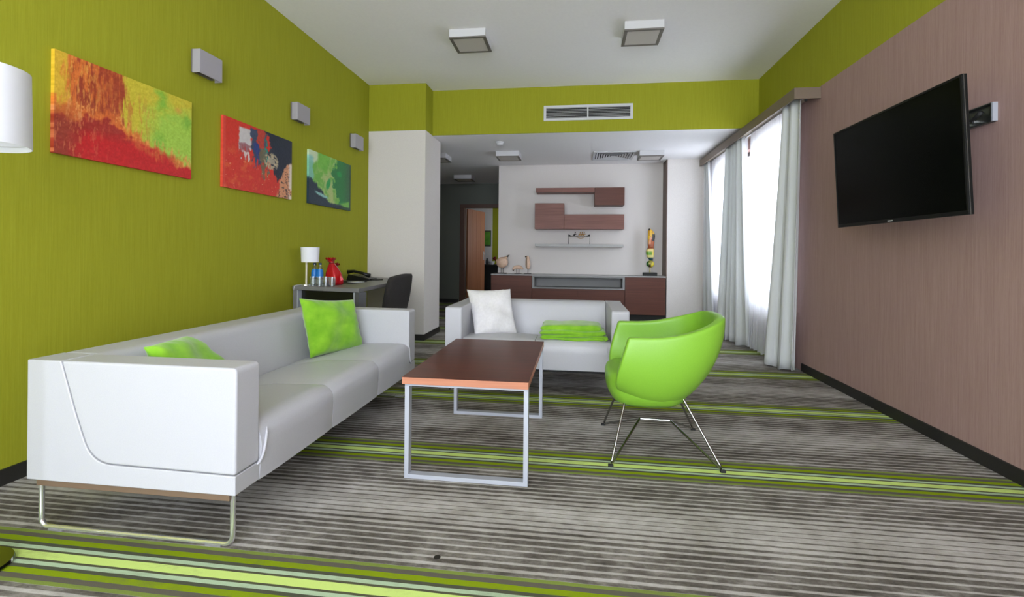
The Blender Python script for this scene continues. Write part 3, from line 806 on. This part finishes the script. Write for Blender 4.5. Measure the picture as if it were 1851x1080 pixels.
# ------------------------------------------------------------------ TV
tvc = Vector((1.80, 3.09, 1.583)); ta = -.056
tv = thing('television', 'flat black television tilted down on the dusty pink wall', 'television', tuple(tvc))
Rt = Matrix.Rotation(ta, 3, 'Y')
def tvb(mb, x0, x1, y0, y1, z0, z1):
    m0 = MB().box(x0, x1, y0, y1, z0, z1)
    mb.add([Rt @ Vector(v)+tvc for v in m0.v], m0.f); return mb
hw, hh = .570, .330; bz = .012
m = MB(); tvb(m, .0, .018, -hw, hw, -hh, hh)
tvb(m, -.006, 0, -hw, hw, hh-bz, hh); tvb(m, -.006, 0, -hw, hw, -hh, -hh+bz*1.7); tvb(m, -.006, 0, -hw, -hw+bz, -hh+bz*1.7, hh-bz); tvb(m, -.006, 0, hw-bz, hw, -hh+bz*1.7, hh-bz)
bez = build('bezel', m, mat('gloss_black_bezel', (12, 13, 12), .5, spec=.25), tv, bevel=.001)
ETM = mat('grey_edge_trim', (120, 125, 122), .25, .8)
for sg in (-1, 1): build('edge_trim', tvb(MB(), .001, .004, min(sg*hw, sg*(hw+.002)), max(sg*hw, sg*(hw+.002)), -hh, hh), ETM, tv)
build('screen', tvb(MB(), -.003, -.001, -hw+bz, hw-bz, -hh+bz*1.7, hh-bz), SCREEN, tv)
build('badge', tvb(MB(), -.0075, -.006, -.022, .022, -hh+.006, -hh+.013), mat('badge_silver', (200, 200, 200), .4), bez)
build('rear_housing', tvb(MB(), .018, .055, -hw+.12, hw-.12, -hh+.07, hh-.10), BLACK, tv, bevel=.01)
build('vesa_plate', tvb(MB(), .055, .065, -.15, .15, -.1, .22), DGREY, tv)
mt = thing('tv_bracket', 'grey metal wall bracket sticking out behind the right edge of the television', 'bracket', (XR, 3.0, 1.73))
m = MB().box(XR-.004, XR, 2.695, 3.45, 1.728, 1.826).box(XR-.022, XR-.004, 2.695, 3.45, 1.820, 1.826).box(XR-.022, XR-.004, 2.695, 3.45, 1.728, 1.734)
m.box(XR-.022, XR-.004, 2.695, 2.700, 1.734, 1.820)
wp = build('wall_plate', m, mat('bracket_steel', (120, 124, 122), .3, .9), mt, bevel=.001)
build('end_cap', MB().box(XR-.024, XR-.001, 2.683, 2.694, 1.730, 1.824), SILVER, mt, bevel=.001)
build('arm', MB().box(1.885, XR-.006, 3.00, 3.04, 1.755, 1.80).box(1.885, XR-.006, 3.16, 3.20, 1.755, 1.80).box(1.868, 1.892, 2.95, 3.25, 1.66, 1.80), BLACKM, mt, bevel=.002)
build('cable', MB().tube([(XR-.03, 2.74, 1.79), (XR-.035, 2.76, 1.775), (XR-.03, 2.80, 1.765), (XR-.05, 2.88, 1.77), (XR-.07, 3.0, 1.75)], [.012, .011, .007, .006, .006], 8), BLACKM, mt, smooth=True)
build('bolt', MB().tube([(XR-.026, 2.80, 1.755), (XR-.004, 2.80, 1.755)], .007, 8), CHROME, mt); build('bolt', MB().tube([(XR-.026, 2.85, 1.75), (XR-.004, 2.85, 1.75)], .007, 8), CHROME, mt)

# ------------------------------------------------------------------ curtain rail and curtains
cr = thing('curtain_rail', 'brown boxed curtain rail along the top of the window wall', 'curtain rail', (1.95, 6.1, 2.41))
x0 = 1.842
m = MB().box(x0, x0+.018, 4.44, 7.675, 2.405, 2.500).box(x0+.018, XR-.001, 4.44, 4.458, 2.405, 2.500)
build('fascia', m, mat('rail_fascia', (122, 106, 92), .5), cr, bevel=.001)
build('track_board', MB().box(x0+.018, XR-.001, 4.458, 7.675, 2.468, 2.498), mat('rail_board', (150, 138, 122), .6), cr)
for xx in (1.905, 1.985): build('track', MB().box(xx-.008, xx+.008, 4.47, 7.66, 2.452, 2.467), WHITE, cr)
build('end_stop', MB().box(1.93, 1.95, 4.445, 4.458, 2.385, 2.404), BLACKM, cr)

def curtain(name, label, xt, yt, xb, yb, waves, at, ab, m, seed, group, ztop=2.45, zbot=.012, flare=1.0, cat='curtain'):
    """yt,yb: (far, near) ranges at the top and the hem; xt, xb: plane at the top and hem (pairs)"""
    rs = np.random.RandomState(seed); n = int(waves*18); nz = 26; vs = []
    ph = rs.uniform(0, .9, 40); am = rs.uniform(.6, 1.2, 80)
    for j in range(nz+1):
        v = j/nz; z = ztop+(zbot-ztop)*v
        k = v**flare
        for i in range(n+1):
            s = i/n
            y = (yt[0]*(1-s)+yt[1]*s)*(1-k)+(yb[0]*(1-s)+yb[1]*s)*k
            xc = (xt[0]*(1-s)+xt[1]*s)*(1-k)+(xb[0]*(1-s)+xb[1]*s)*k
            a = at*(1-v)+ab*v
            q = s*waves*2*PI+.5*math.sin(s*9+seed)+.25*math.sin(2.2*v+seed)
            A = am[int(s*waves*2) % 80]*(1-(s*waves*2 % 1))+am[(int(s*waves*2)+1) % 80]*(s*waves*2 % 1)
            dx = a*A*math.sin(q)+a*.3*math.sin(2.3*q+1+v)
            dy = .3*a*math.cos(q*2)
            vs.append((min(xc+dx, XR-.006), y+dy, z+.012*v*math.sin(q*.5)*(1 if j == nz else 0)))
    fs = [(j*(n+1)+i, j*(n+1)+i+1, (j+1)*(n+1)+i+1, (j+1)*(n+1)+i) for j in range(nz) for i in range(n)]
    o = build(name, MB().add(vs, fs), m, smooth=True)
    if name == 'drape':
        md = o.modifiers.new('solid', 'SOLIDIFY'); md.thickness = .003
    return tag(o, label, cat, group)
G1, G2 = 'grey-white drapes on the window wall', 'white sheers behind the drapes'
curtain('drape', 'grey-white drape nearest the television, hanging at the near end of the rail', (1.905, 1.94), (4.86, 4.52), (1.80, 1.95), (4.97, 4.62), 2.7, .026, .055, DRAPE, 1, G1, flare=1.3)
curtain('drape', 'grey-white drape gathered in the middle of the window wall', (1.905, 1.905), (6.58, 5.92), (1.82, 1.93), (6.62, 5.80), 4.6, .026, .050, DRAPE, 2, G1, flare=1.2)
curtain('drape', 'narrow grey-white drape at the far end of the rail by the white pier', (1.905, 1.905), (7.64, 7.42), (1.90, 1.90), (7.655, 7.10), 2.6, .018, .035, DRAPE, 3, G1, flare=.9)
curtain('sheer_curtain', 'thin white sheer over the nearer window beside the nearest drape', (1.985, 1.985), (5.90, 4.80), (1.965, 1.965), (5.97, 4.86), 20, .009, .020, SHEER, 4, G2)
curtain('sheer_curtain', 'thin white sheer over the far window between the other drapes', (1.985, 1.985), (7.60, 6.02), (1.975, 1.975), (7.55, 5.98), 26, .009, .018, SHEER, 5, G2)

# ------------------------------------------------------------------ niche cabinet and wall shelves
YF = 7.66; CX0 = -1.362
DARKC = BLACKM
def cab(name, label, x0, x1, z0, z1, ndoor=1):
    r = thing(name, label, 'cabinet', ((x0+x1)/2, (YF+YW)/2, 0))
    y1 = YW-.001 if x0 > XW-.001 else YW-.001
    build('body', MB().box(x0, x1, YF+.02, y1, z0, z1), CABW, r)
    build('plinth', MB().box(x0+.005, x1-.005, YF+.05, y1, 0, z0), BLACKM, r)
    return r
r = cab('sideboard', 'left wooden cupboard of the niche sideboard under the bird figures', CX0, -.702, .12, .700)
for a, b in ((CX0, -.702),): build('door', MB().box(a+.002, b-.002, YF, YF+.0195, .122, .697), CABW, r, bevel=.001)
r = cab('sideboard', 'middle part of the niche sideboard with open grey slot above two drawers', -.700, .746, .12, .500)
for a, b in ((-.700, .024), (.024, .746)): build('drawer', MB().box(a+.002, b-.002, YF, YF+.0195, .122, .497), CABW, r, bevel=.001)
m = MB(); t = .034
m.box(-.698, .744, YF-.006, YW-.002, .501, .501+.022).box(-.698, .744, YF-.006, YW-.002, .682, .7005).box(-.698, -.698+t, YF-.006, YW-.002, .523, .682).box(.744-t, .744, YF-.006, YW-.002, .523, .682)
m.box(-.698+t, .744-t, YW-.03, YW-.002, .523, .682)
build('open_slot', m, mat('slot_grey', (134, 134, 134), .45), r, bevel=.001)
r = cab('sideboard', 'right wooden cupboard of the niche sideboard under the colourful totem', .748, XN-.002, .12, .700)
build('door', MB().box(.750, XN-.004, YF, YF+.0195, .122, .697), CABW, r, bevel=.001)
tag(build('worktop', MB().box(CX0, XN-.001, YF-.008, YW-.001, .7015, .7225), mat('worktop_grey', (158, 156, 156), .4), bevel=.002),
    'thin grey worktop running across the whole niche sideboard', 'worktop')
SY = 7.70
m = thing('wall_shelf', 'upper brown wall shelf ending in a small cupboard box at right', 'shelf', (.04, 7.85, 1.82))
build('board', MB().box(-.653, .270, SY, YW-.001, 2.032, 2.102), SHELFW, m, bevel=.002)
build('cupboard', MB().box(.272, .732, SY, YW-.001, 1.823, 2.102), CABW, m, bevel=.002)
m = thing('wall_cabinet', 'lower brown wall cupboard, square at left and long and low at right', 'cabinet', (.03, 7.85, 1.44))
a_ = build('body', MB().box(-.666, -.204, SY+.02, YW-.001, 1.449, 1.855).box(-.2035, .727, SY+.02, YW-.001, 1.449, 1.677), SHELFW, m)
build('door', MB().box(-.668, -.204, SY, SY+.0195, 1.447, 1.857), SHELFW, m, bevel=.002)
build('door', MB().box(-.199, .729, SY, SY+.0195, 1.447, 1.679), SHELFW, m, bevel=.002)
tag(build('wall_shelf', MB().box(-.662, .722, SY+.02, YW-.001, 1.168, 1.211), mat('shelf_grey', (168, 167, 165), .5), bevel=.003),
    'thin pale grey wall shelf carrying a small black metal figure', 'shelf')
# ornament on the grey shelf
oy = 7.80; oz = 1.211
r = thing('metal_ornament', 'small black wire ornament with pale figures balanced on its bar', 'ornament', (.03, oy, oz))
x0, x1 = -.135, .205
build('stand', MB().tube([(x0, oy, oz+.001), (x0, oy, oz+.128), (x1, oy, oz+.128), (x1, oy, oz+.001)], .0045, 8), BLACKM, r)
for s, xx in ((1, x0), (-1, x1)): build('end_weight', MB().prism([(xx, oz+.122), (xx, oz+.152), (xx+s*.012, oz+.154), (xx+s*.05, oz+.132), (xx+s*.05, oz+.122)], 'y', oy-.014, oy+.014), BLACKM, r)
GOLD = mat('antique_gold', (170, 130, 80), .35, .6)
for k, (xx, mm) in enumerate(((-.03, BLACKM), (.05, GOLD), (.082, GOLD), (.114, GOLD))):
    f = MB(); f.tube([(xx-.012, oy, oz+.125), (xx-.016, oy, oz+.145), (xx+.004, oy, oz+.160), (xx, oy, oz+.178)], [.010, .013, .011, .006], 8)
    f.tube([(xx, oy, oz+.150), (xx+.02, oy, oz+.155), (xx+.03, oy, oz+.172)], .004, 6); f.ball((xx+.004, oy, oz+.188), .010, 8)
    build('figure', f, mm, r, smooth=True)
build('arc', MB().tube([(.03+.06*math.cos(a*PI/10+PI)+.03, oy, oz+.128+.035*math.sin(a*PI/10+PI)) for a in range(11)], .005, 6), GOLD, r, smooth=True)

# birds
by = 7.80; bz = .7225
BL = mat('dark_bird_metal', (52, 44, 40), .5)
def tri(cx, cz, sc, pts): return [(cx+sc*a, cz+sc*b) for a, b in pts]
r = thing('bird_figure', 'largest pale wooden bird figure, round body with raised dark beak', 'figurine', (-1.20, by, bz))
m = MB(); m.ball((-1.205, by, .905), (.098, .062, .088), 28, rot=Matrix.Rotation(math.radians(-12), 3, 'Y')); build('body', m, BIRDM, r, smooth=True)
build('neck', MB().tube([(-1.17, by, .955), (-1.135, by, .985), (-1.118, by, 1.003)], [.045, .022, .013], 12), BIRDM, r, smooth=True)
build('beak', MB().tube([(-1.135, by, .985), (-1.115, by, 1.008), (-1.085, by, 1.032)], [.020, .014, .002], 10), BL, r, smooth=True)
build('tail', MB().tube([(-1.285, by, .93), (-1.305, by, .925)], [.03, .012], 8), BIRDM, r, smooth=True)
for dx in (-.015, .016): build('leg', MB().tube([(-1.205+dx, by, bz+.012), (-1.205+dx, by, .83)], .0045, 8), BL, r)
build('base', MB().box(-1.285, -1.13, by-.05, by+.05, bz, bz+.013), BL, r, bevel=.003)
r = thing('bird_figure', 'smallest pale wooden bird figure, hunched and pecking downwards', 'figurine', (-.945, by, bz))
vs = []; n = 18
prof = [(.090*math.cos(a), .075+.075*math.sin(a)) for a in [i*PI/12 for i in range(13)]]
poly = [(-.945+x, .775+z*.95-.055) for x, z in prof]+[(-1.015, .778), (-1.0, .80), (-.945, .806), (-.89, .80)]
build('body', MB().prism(poly, 'y', by-.028, by+.028), BIRDM, r, bevel=.014, seg=4)
build('beak', MB().tube([(-1.020, by, .80), (-1.022, by, .778), (-1.016, by, .760)], [.014, .010, .002], 8), BL, r, smooth=True)
for dx in (-.018, .018): build('leg', MB().tube([(-.945+dx, by, bz+.008), (-.945+dx, by, .808)], .0045, 8), BL, r)
build('base', MB().box(-1.0, -.885, by-.04, by+.04, bz, bz+.009), BL, r, bevel=.003)
r = thing('bird_figure', 'slim upright pale wooden bird figure on one thin leg', 'figurine', (-.785, by, bz))
build('body', MB().tube([(-.79, by, 1.012), (-.788, by, .985), (-.785, by, .93), (-.782, by, .87), (-.780, by, .825), (-.765, by, .80)], [.016, .028, .036, .040, .033, .012], 16), BIRDM, r, smooth=True)
build('beak', MB().tube([(-.800, by-.01, 1.002), (-.828, by-.01, 1.000)], [.014, .009], 8), BL, r, smooth=True)
build('wing_line', MB().tube([(-.803, by-.028, .985), (-.801, by-.037, .90), (-.800, by-.034, .83)], .004, 6), BL, r, smooth=True)
build('leg', MB().tube([(-.780, by, bz+.008), (-.780, by, .825)], .0055, 8), BL, r)
build('base', MB().box(-.84, -.725, by-.045, by+.045, bz, bz+.009), BL, r, bevel=.003)

# totem sculpture
r = thing('totem_sculpture', 'tall colourful carved totem on a black block at the right of the sideboard', 'sculpture', (1.14, by, bz))
build('block', MB().box(1.035, 1.245, by-.05, by+.05, bz, bz+.05), BLACKM, r, bevel=.002)
build('rod', MB().tube([(1.14, by, bz+.05), (1.14, by, .86)], .008, 8), mat('brass_rod', (180, 170, 100), .35, .7), r)
def blob(name, spec, fn):
    vs = []; n = 20; 
    for (z, cx, rx) in spec:
        for k in range(n):
            a = 2*PI*k/n; vs.append((cx+rx*math.cos(a), by+rx*.5*math.sin(a), z))
    fs = [tuple(range(n-1, -1, -1)), tuple((len(spec)-1)*n+k for k in range(n))]
    for j in range(len(spec)-1):
        for k in range(n):
            k2 = (k+1) % n; fs.append((j*n+k, j*n+k2, (j+1)*n+k2, (j+1)*n+k))
    o = build(name, MB().add(vs, fs), TOT, r, smooth=True); colour(o, np.array([fn(v[0]-1.14, v[2]) for v in vs], float))
TOT = attr_mat('totem_paint', .35)
def interp_spec(pts, n):
    zs = np.linspace(pts[0][0], pts[-1][0], n); P_ = np.array(pts)
    return [(z, float(np.interp(z, P_[:, 0], P_[:, 1])), float(np.interp(z, P_[:, 0], P_[:, 2]))) for z in zs]
def f1(x, z):
    if x < -.02: return (44, 96, 40)
    if x > .02+.3*(z-.90)-0: return (206, 188, 60)
    return (70, 46, 24) if z < .90 else (150, 140, 50)
blob('disc', [(.855+.055*(1-math.cos(a))*1.0, 1.145, max(.004, .062*math.sin(a))) for a in [i*PI/10 for i in range(11)]], f1)
def f2(x, z):
    if z < 1.01: return (24, 62, 66)
    if z < 1.05: return (214, 204, 130)
    if z < 1.10: return (96, 150, 30) if x < .02 else (220, 200, 90)
    if z < 1.145: return (226, 206, 130)
    return (150, 80, 40)
blob('middle_piece', interp_spec([(.960, 1.160, .020), (1.0, 1.145, .040), (1.025, 1.145, .052), (1.06, 1.140, .060), (1.12, 1.138, .062), (1.15, 1.150, .052), (1.165, 1.15, .046)], 16), f2)
def f3(x, z):
    w = x-.9*(z-1.30)*.3
    if z > 1.43 and x < 0: return (30, 24, 20)
    if x > .02+.0 and 1.27 < z < 1.38: return (34, 30, 30)
    if z < 1.22: return (150, 74, 36)
    if abs(x+.01-.25*(z-1.25)) < .014 and z < 1.33: return (216, 150, 110)
    if z < 1.30: return (170, 84, 34) if x > -.01 else (206, 150, 60)
    return (226, 180, 50) if int((x+.2)*70+z*6) % 3 else (176, 116, 30)
blob('upper_piece', interp_spec([(1.165, 1.152, .040), (1.20, 1.150, .047), (1.26, 1.152, .050), (1.33, 1.156, .055), (1.38, 1.156, .052), (1.43, 1.142, .036), (1.458, 1.128, .016), (1.465, 1.126, .006)], 26), f3)

# ------------------------------------------------------------------ desk and its things
dk = thing('desk', 'grey corner desk along the green wall with a black recessed end', 'desk', (-2.17, 4.75, 0))
ZT = .745
top = [(-2.505, 4.005), (-1.806, 3.845), (-1.868, 4.73), (-2.02, 5.20), (-2.08, 5.575), (-2.505, 5.575)]
build('desktop', MB().prism(top, 'z', ZT-.036, ZT), GREYP, dk, bevel=.003)
# end pedestal follows the slightly angled near edge
def ed(s, t): # s along near edge 0..1, t metres behind it
    a = Vector((-2.505, 4.005)); b = Vector((-1.805, 3.845)); d_ = (b-a).normalized(); n_ = Vector((-d_.y, d_.x))
    p = a+d_*s+n_*t; return p
def eb(mb, s0, s1, t0, t1, z0, z1):
    P_ = [ed(s0, t0), ed(s1, t0), ed(s1, t1), ed(s0, t1)]
    return mb.prism([tuple(p) for p in P_], 'z', z0, z1)
LW = .716
build('side_panel', eb(MB(), .004, .046, .005, .11, 0, ZT-.0365), GREYP, dk, bevel=.002)
build('side_panel', eb(MB(), LW-.046, LW-.004, .005, .11, 0, ZT-.0365), DGREY, dk, bevel=.002)
build('inner_edge', eb(eb(MB(), .047, .060, .006, .05, .0, ZT-.038), LW-.060, LW-.047, .006, .05, 0, ZT-.038), SILVER, dk)
build('modesty_panel', eb(MB(), .062, LW-.062, .045, .07, .08, ZT-.042), BLACK, dk, bevel=.003)
build('leg', MB().box(-2.15, -2.11, 5.50, 5.54, 0, ZT-.0365), GREYP, dk)
# table lamp
lx, ly = -2.385, 4.085
r = thing('table_lamp', 'small table lamp with white shade on the desk', 'lamp', (lx, ly, ZT))
build('lamp_base', MB().lathe([(.050, ZT), (.050, ZT+.008), (.044, ZT+.012), (.012, ZT+.016)], lx-.035, ly, 28), CHROME, r, smooth='auto')
build('stem', MB().tube([(lx-.035, ly, ZT+.012), (lx-.035, ly, .965)], .008, 12), CREAM, r, smooth='auto')
sh = build('lamp_shade', MB().lathe([(.074, .955), (.080, 1.09), (.078, 1.09), (.072, .955), (.074, .955)], lx, ly, 40, cap=False), SHADE, r, smooth='auto')
build('bulb', MB().ball((lx-.0, ly, .99), (.018, .018, .028)), CREAM, r, smooth=True)
build('cord', MB().tube([(lx-.055, ly-.01, ZT+.006), (lx-.08, ly-.07, ZT+.005), (lx-.092, ly-.090, ZT+.002), (lx-.097, ly-.096, ZT-.04)], .003, 6), WHITE, r, smooth=True)
# water bottles
def bottle(x, y, label):
    r = thing('water_bottle', label, 'bottle', (x, y, ZT), 0, 'water bottles on the desk')
    z = ZT
    build('glass_body', MB().lathe([(.027, z), (.029, z+.008), (.029, z+.10), (.027, z+.13), (.016, z+.168), (.012, z+.178), (.012, z+.186)], x, y, 20), glass_mat('bottle_glass', (215, 232, 238), .2, .05) if not bottle.m else bottle.m, r, smooth='auto')
    build('label', MB().lathe([(.0297, z+.062), (.0297, z+.118), (.024, z+.145)], x, y, 20, cap=False), BLUEL, r, smooth=True)
    build('lower_label', MB().lathe([(.0297, z+.012), (.0297, z+.05)], x, y, 20, cap=False), WLAB, r, smooth=True)
    build('cap', MB().lathe([(.014, z+.184), (.0145, z+.20), (.012, z+.203)], x, y, 16), mat('blue_cap', (40, 60, 90), .4), r, smooth='auto')
    return r
bottle.m = TUMBLER
b0 = bottle(-2.40, 4.19, 'left of the two water bottles with blue labels beside the lamp')
c = copy_tree(b0); c.location = (-2.33, 4.16, ZT); c['label'] = 'right of the two water bottles with blue labels, next to the red bags'
# glasses
def tumbler(x, y, label):
    r = tag(build('drinking_glass', MB().lathe([(.0, ZT+.006), (.024, ZT+.006), (.030, ZT+.082), (.0318, ZT+.082), (.0265, ZT), (0, ZT)], x, y, 20, cap=False), TUMBLER, smooth='auto'), label, 'glass', 'drinking glasses on the desk')
    return r
g0 = tumbler(-2.326, 4.035, 'clear drinking glass nearest the lamp stem')
z_ = g0.location.z
for x, y, lb in ((-2.262, 4.03, 'clear drinking glass in front of the left water bottle'), (-2.200, 4.025, 'clear drinking glass third from the lamp, before the red bags'), (-2.138, 4.02, 'clear drinking glass furthest from the lamp, before the red bag')):
    c = g0.copy(); C.objects.link(c); c.location = (x, y, z_); c['label'] = lb
# red foil gift bags
def bag(cx, cy, s, h, label, lean=0):
    r = thing('gift_bag', label, 'gift bag', (cx, cy, ZT))
    prof = [(.075, 0), (.088, .06), (.090, .20), (.080, .42), (.052, .66), (.026, .80), (.020, .84), (.034, .93), (.048, 1.0)]
    vs = []; n = 28
    for (rr, t) in prof:
        for k in range(n):
            a = 2*PI*k/n; q = rr*s*(1+.07*math.sin(6*a+t*5)+.04*math.sin(11*a))
            vs.append((cx+q*math.cos(a)+lean*t*t, cy+q*.8*math.sin(a), ZT+h*t+(.012*math.sin(7*a) if t > .95 else 0)))
    fs = [tuple(range(n-1, -1, -1))]
    for j in range(len(prof)-1):
        for k in range(n):
            k2 = (k+1) % n; fs.append((j*n+k, j*n+k2, (j+1)*n+k2, (j+1)*n+k))
    build('foil', MB().add(vs, fs), RED, r, smooth=True)
    m = MB(); zt = ZT+h*.83; cx2 = cx+lean*.7
    m.tube([(cx2+.024*s*math.cos(a*PI/8), cy+.02*s*math.sin(a*PI/8), zt) for a in range(16)], .006, 8, closed=True)
    for sg in (1, -1):
        m.tube([(cx2+sg*(.008+.024*math.sin(q*PI/8)), cy-.015, zt+.020+.018*math.sin(q*PI/4)+.002*q) for q in range(9)], .006, 8)
    build('ribbon', m, REDD, r, smooth=True)
bag(-2.225, 4.22, .92, .245, 'tall glossy red gathered gift bag on the desk', -.035)
bag(-2.285, 4.36, .80, .19, 'short dark red gift bag behind the water bottles', .0)
# telephone, folder
r = thing('telephone', 'black desk telephone on the far part of the desk', 'telephone', (-2.33, 5.05, ZT))
build('body', MB().prism([(-2.46, ZT), (-2.20, ZT), (-2.20, ZT+.022), (-2.44, ZT+.065)], 'y', 4.93, 5.13), BLACK, r, bevel=.004)
build('handset', MB().tube([(-2.45, 4.945, ZT+.088), (-2.38, 4.945, ZT+.098), (-2.28, 4.945, ZT+.078), (-2.20, 4.945, ZT+.052)], [.024, .015, .015, .024], 10), BLACK, r, smooth=True)
build('keypad', MB().add([(-2.40, 5.0, ZT+.0575), (-2.25, 5.0, ZT+.0318), (-2.25, 5.1, ZT+.0318), (-2.40, 5.1, ZT+.0575), (-2.40, 5.0, ZT+.0605), (-2.25, 5.0, ZT+.0348), (-2.25, 5.1, ZT+.0348), (-2.40, 5.1, ZT+.0605)], [(3, 2, 1, 0), (4, 5, 6, 7), (0, 1, 5, 4), (1, 2, 6, 5), (2, 3, 7, 6), (3, 0, 4, 7)]), DGREY, r)
build('cord', MB().tube([(-2.20, 4.95, ZT+.01), (-2.14, 4.98, ZT+.008), (-2.10, 5.05, ZT+.008), (-2.16, 5.10, ZT+.008)], .006, 8), BLACK, r, smooth=True)
r = thing('folder', 'dark folder lying flat on the desk in front of the telephone', 'folder', (-2.27, 4.60, ZT))
build('cover', MB().box(-2.42, -2.14, 4.42, 4.74, ZT, ZT+.008), BLACKM, r, bevel=.002)
build('paper', MB().prism([(-2.235, 4.505), (-2.145, 4.43), (-2.08, 4.55), (-2.20, 4.62)], 'z', ZT+.0085, ZT+.012), WLAB, r)

# office chair
oc = thing('office_chair', 'charcoal upholstered office chair at the desk', 'chair', (-1.86, 4.62, 0))
A_, B_ = Vector((-1.722, 4.40)), Vector((-1.665, 4.80)); vs = []; n, q = 14, 16
for side in (0, 1):
    for j in range(q+1):
        v = j/q; z = .40+.435*v
        hwid = .56*(.86+.14*math.sin(PI*min(1, v*.95)))*(1-.0*v)
        cr_ = .94 if v < .93 else .94-.10*((v-.93)/.07)**2
        for i in range(n+1):
            s = i/n*2-1
            p = (A_+B_)/2+(B_-A_)*s*hwid*cr_*1.06
            x = p.x-.075*(1-v)+.02*s*s*-1+(.045 if side == 0 else 0)-.03
            e = (1-abs(s)**8)*(1-abs(2*v-1)**10)
            x += (.006 if side == 0 else -.006)*e
            zz = z-(.012*s*s*v**4)+.010*s*v
            vs.append((x, p.y, zz))
Q = (n+1)*(q+1); fs = []
for j in range(q):
    for i in range(n):
        a0 = j*(n+1)+i; fs.append((a0, a0+1, a0+n+2, a0+n+1)); fs.append((Q+a0+n+1, Q+a0+n+2, Q+a0+1, Q+a0))
bd = [i for i in range(n)]+[j*(n+1)+n for j in range(q)]+[q*(n+1)+n-i for i in range(n)]+[(q-j)*(n+1) for j in range(q)]
for k in range(len(bd)):
    a0, b0 = bd[k], bd[(k+1) % len(bd)]; fs.append((b0, a0, Q+a0, Q+b0))
build('backrest', MB().add(vs, fs), CHARC, oc, smooth=True)
build('seat', MB().box(-2.22, -1.80, 4.42, 4.84, .40, .47), CHARC, oc, bevel=.03, seg=4)
build('gas_column', MB().tube([(-2.0, 4.62, .09), (-2.0, 4.62, .40)], .025, 14), BLACK, oc, smooth='auto')
build('back_bracket', MB().tube([(-1.95, 4.62, .39), (-1.78, 4.61, .385), (-1.765, 4.605, .48)], .018, 10), BLACK, oc, smooth=True)
for k in range(5):
    a = 2*PI*k/5+.3; e = (-2.0+.26*math.cos(a), 4.62+.26*math.sin(a))
    lg = build('leg', MB().tube([(-2.0, 4.62, .10), (e[0], e[1], .065)], [.022, .014], 10), BLACK, oc, smooth='auto')
    build('castor', MB().tube([(e[0]-.012, e[1], .026), (e[0]+.012, e[1], .026)], .026, 14), BLACK, lg, smooth='auto')

# ------------------------------------------------------------------ bedroom beyond the door
r = thing('framed_picture', 'green framed picture seen through the hall doorway', 'picture', (-2.34, FY, 1.24))
build('frame', MB().box(-2.49, -2.245, FY-.02, FY-.001, 1.235, 1.655), mat('picture_frame_green', (70, 84, 50), .5), r, bevel=.002)
build('print', MB().box(-2.46, -2.27, FY-.024, FY-.0205, 1.28, 1.61), noise_mat('green_print', (70, 140, 30), (110, 170, 50), 8, .5, 0), r)
r = thing('bedroom_desk', 'dark desk standing in the room beyond the hall doorway', 'desk', (-2.0, 12.2, 0))
build('desktop', MB().box(-2.52, -1.3, 11.9, FY-.001, .735, .765), BLACKM, r, bevel=.002)
build('side_panel', MB().box(-2.50, -2.46, 11.92, FY-.002, 0, .734), BLACKM, r); build('side_panel', MB().box(-1.36, -1.32, 11.92, FY-.002, 0, .734), BLACKM, r)
build('modesty_panel', MB().box(-2.459, -1.361, 12.0, 12.02, .1, .734), BLACKM, r)
r = thing('flower_pot', 'white bowl with dark red flowers on the far room desk', 'plant', (-2.10, 12.1, .765))
build('bowl', MB().lathe([(.04, .765), (.075, .80), (.085, .85), (.078, .85), (.06, .80)], -2.14, 12.1, 20), WHITE, r, smooth='auto')
for k in range(5): build('flower', MB().ball((-2.06+.03*math.cos(k*1.3), 12.1+.03*math.sin(k*1.3), .88+.028*k*.6), (.03, .03, .025), 10), REDD, r, smooth=True)
tag(build('carafe', MB().lathe([(.035, .765), (.04, .80), (.038, .86), (.02, .91), (.024, .93)], -2.265, 12.15, 18), DGREY, smooth='auto'), 'small grey jug left of the white bowl on the far room desk', 'jug')
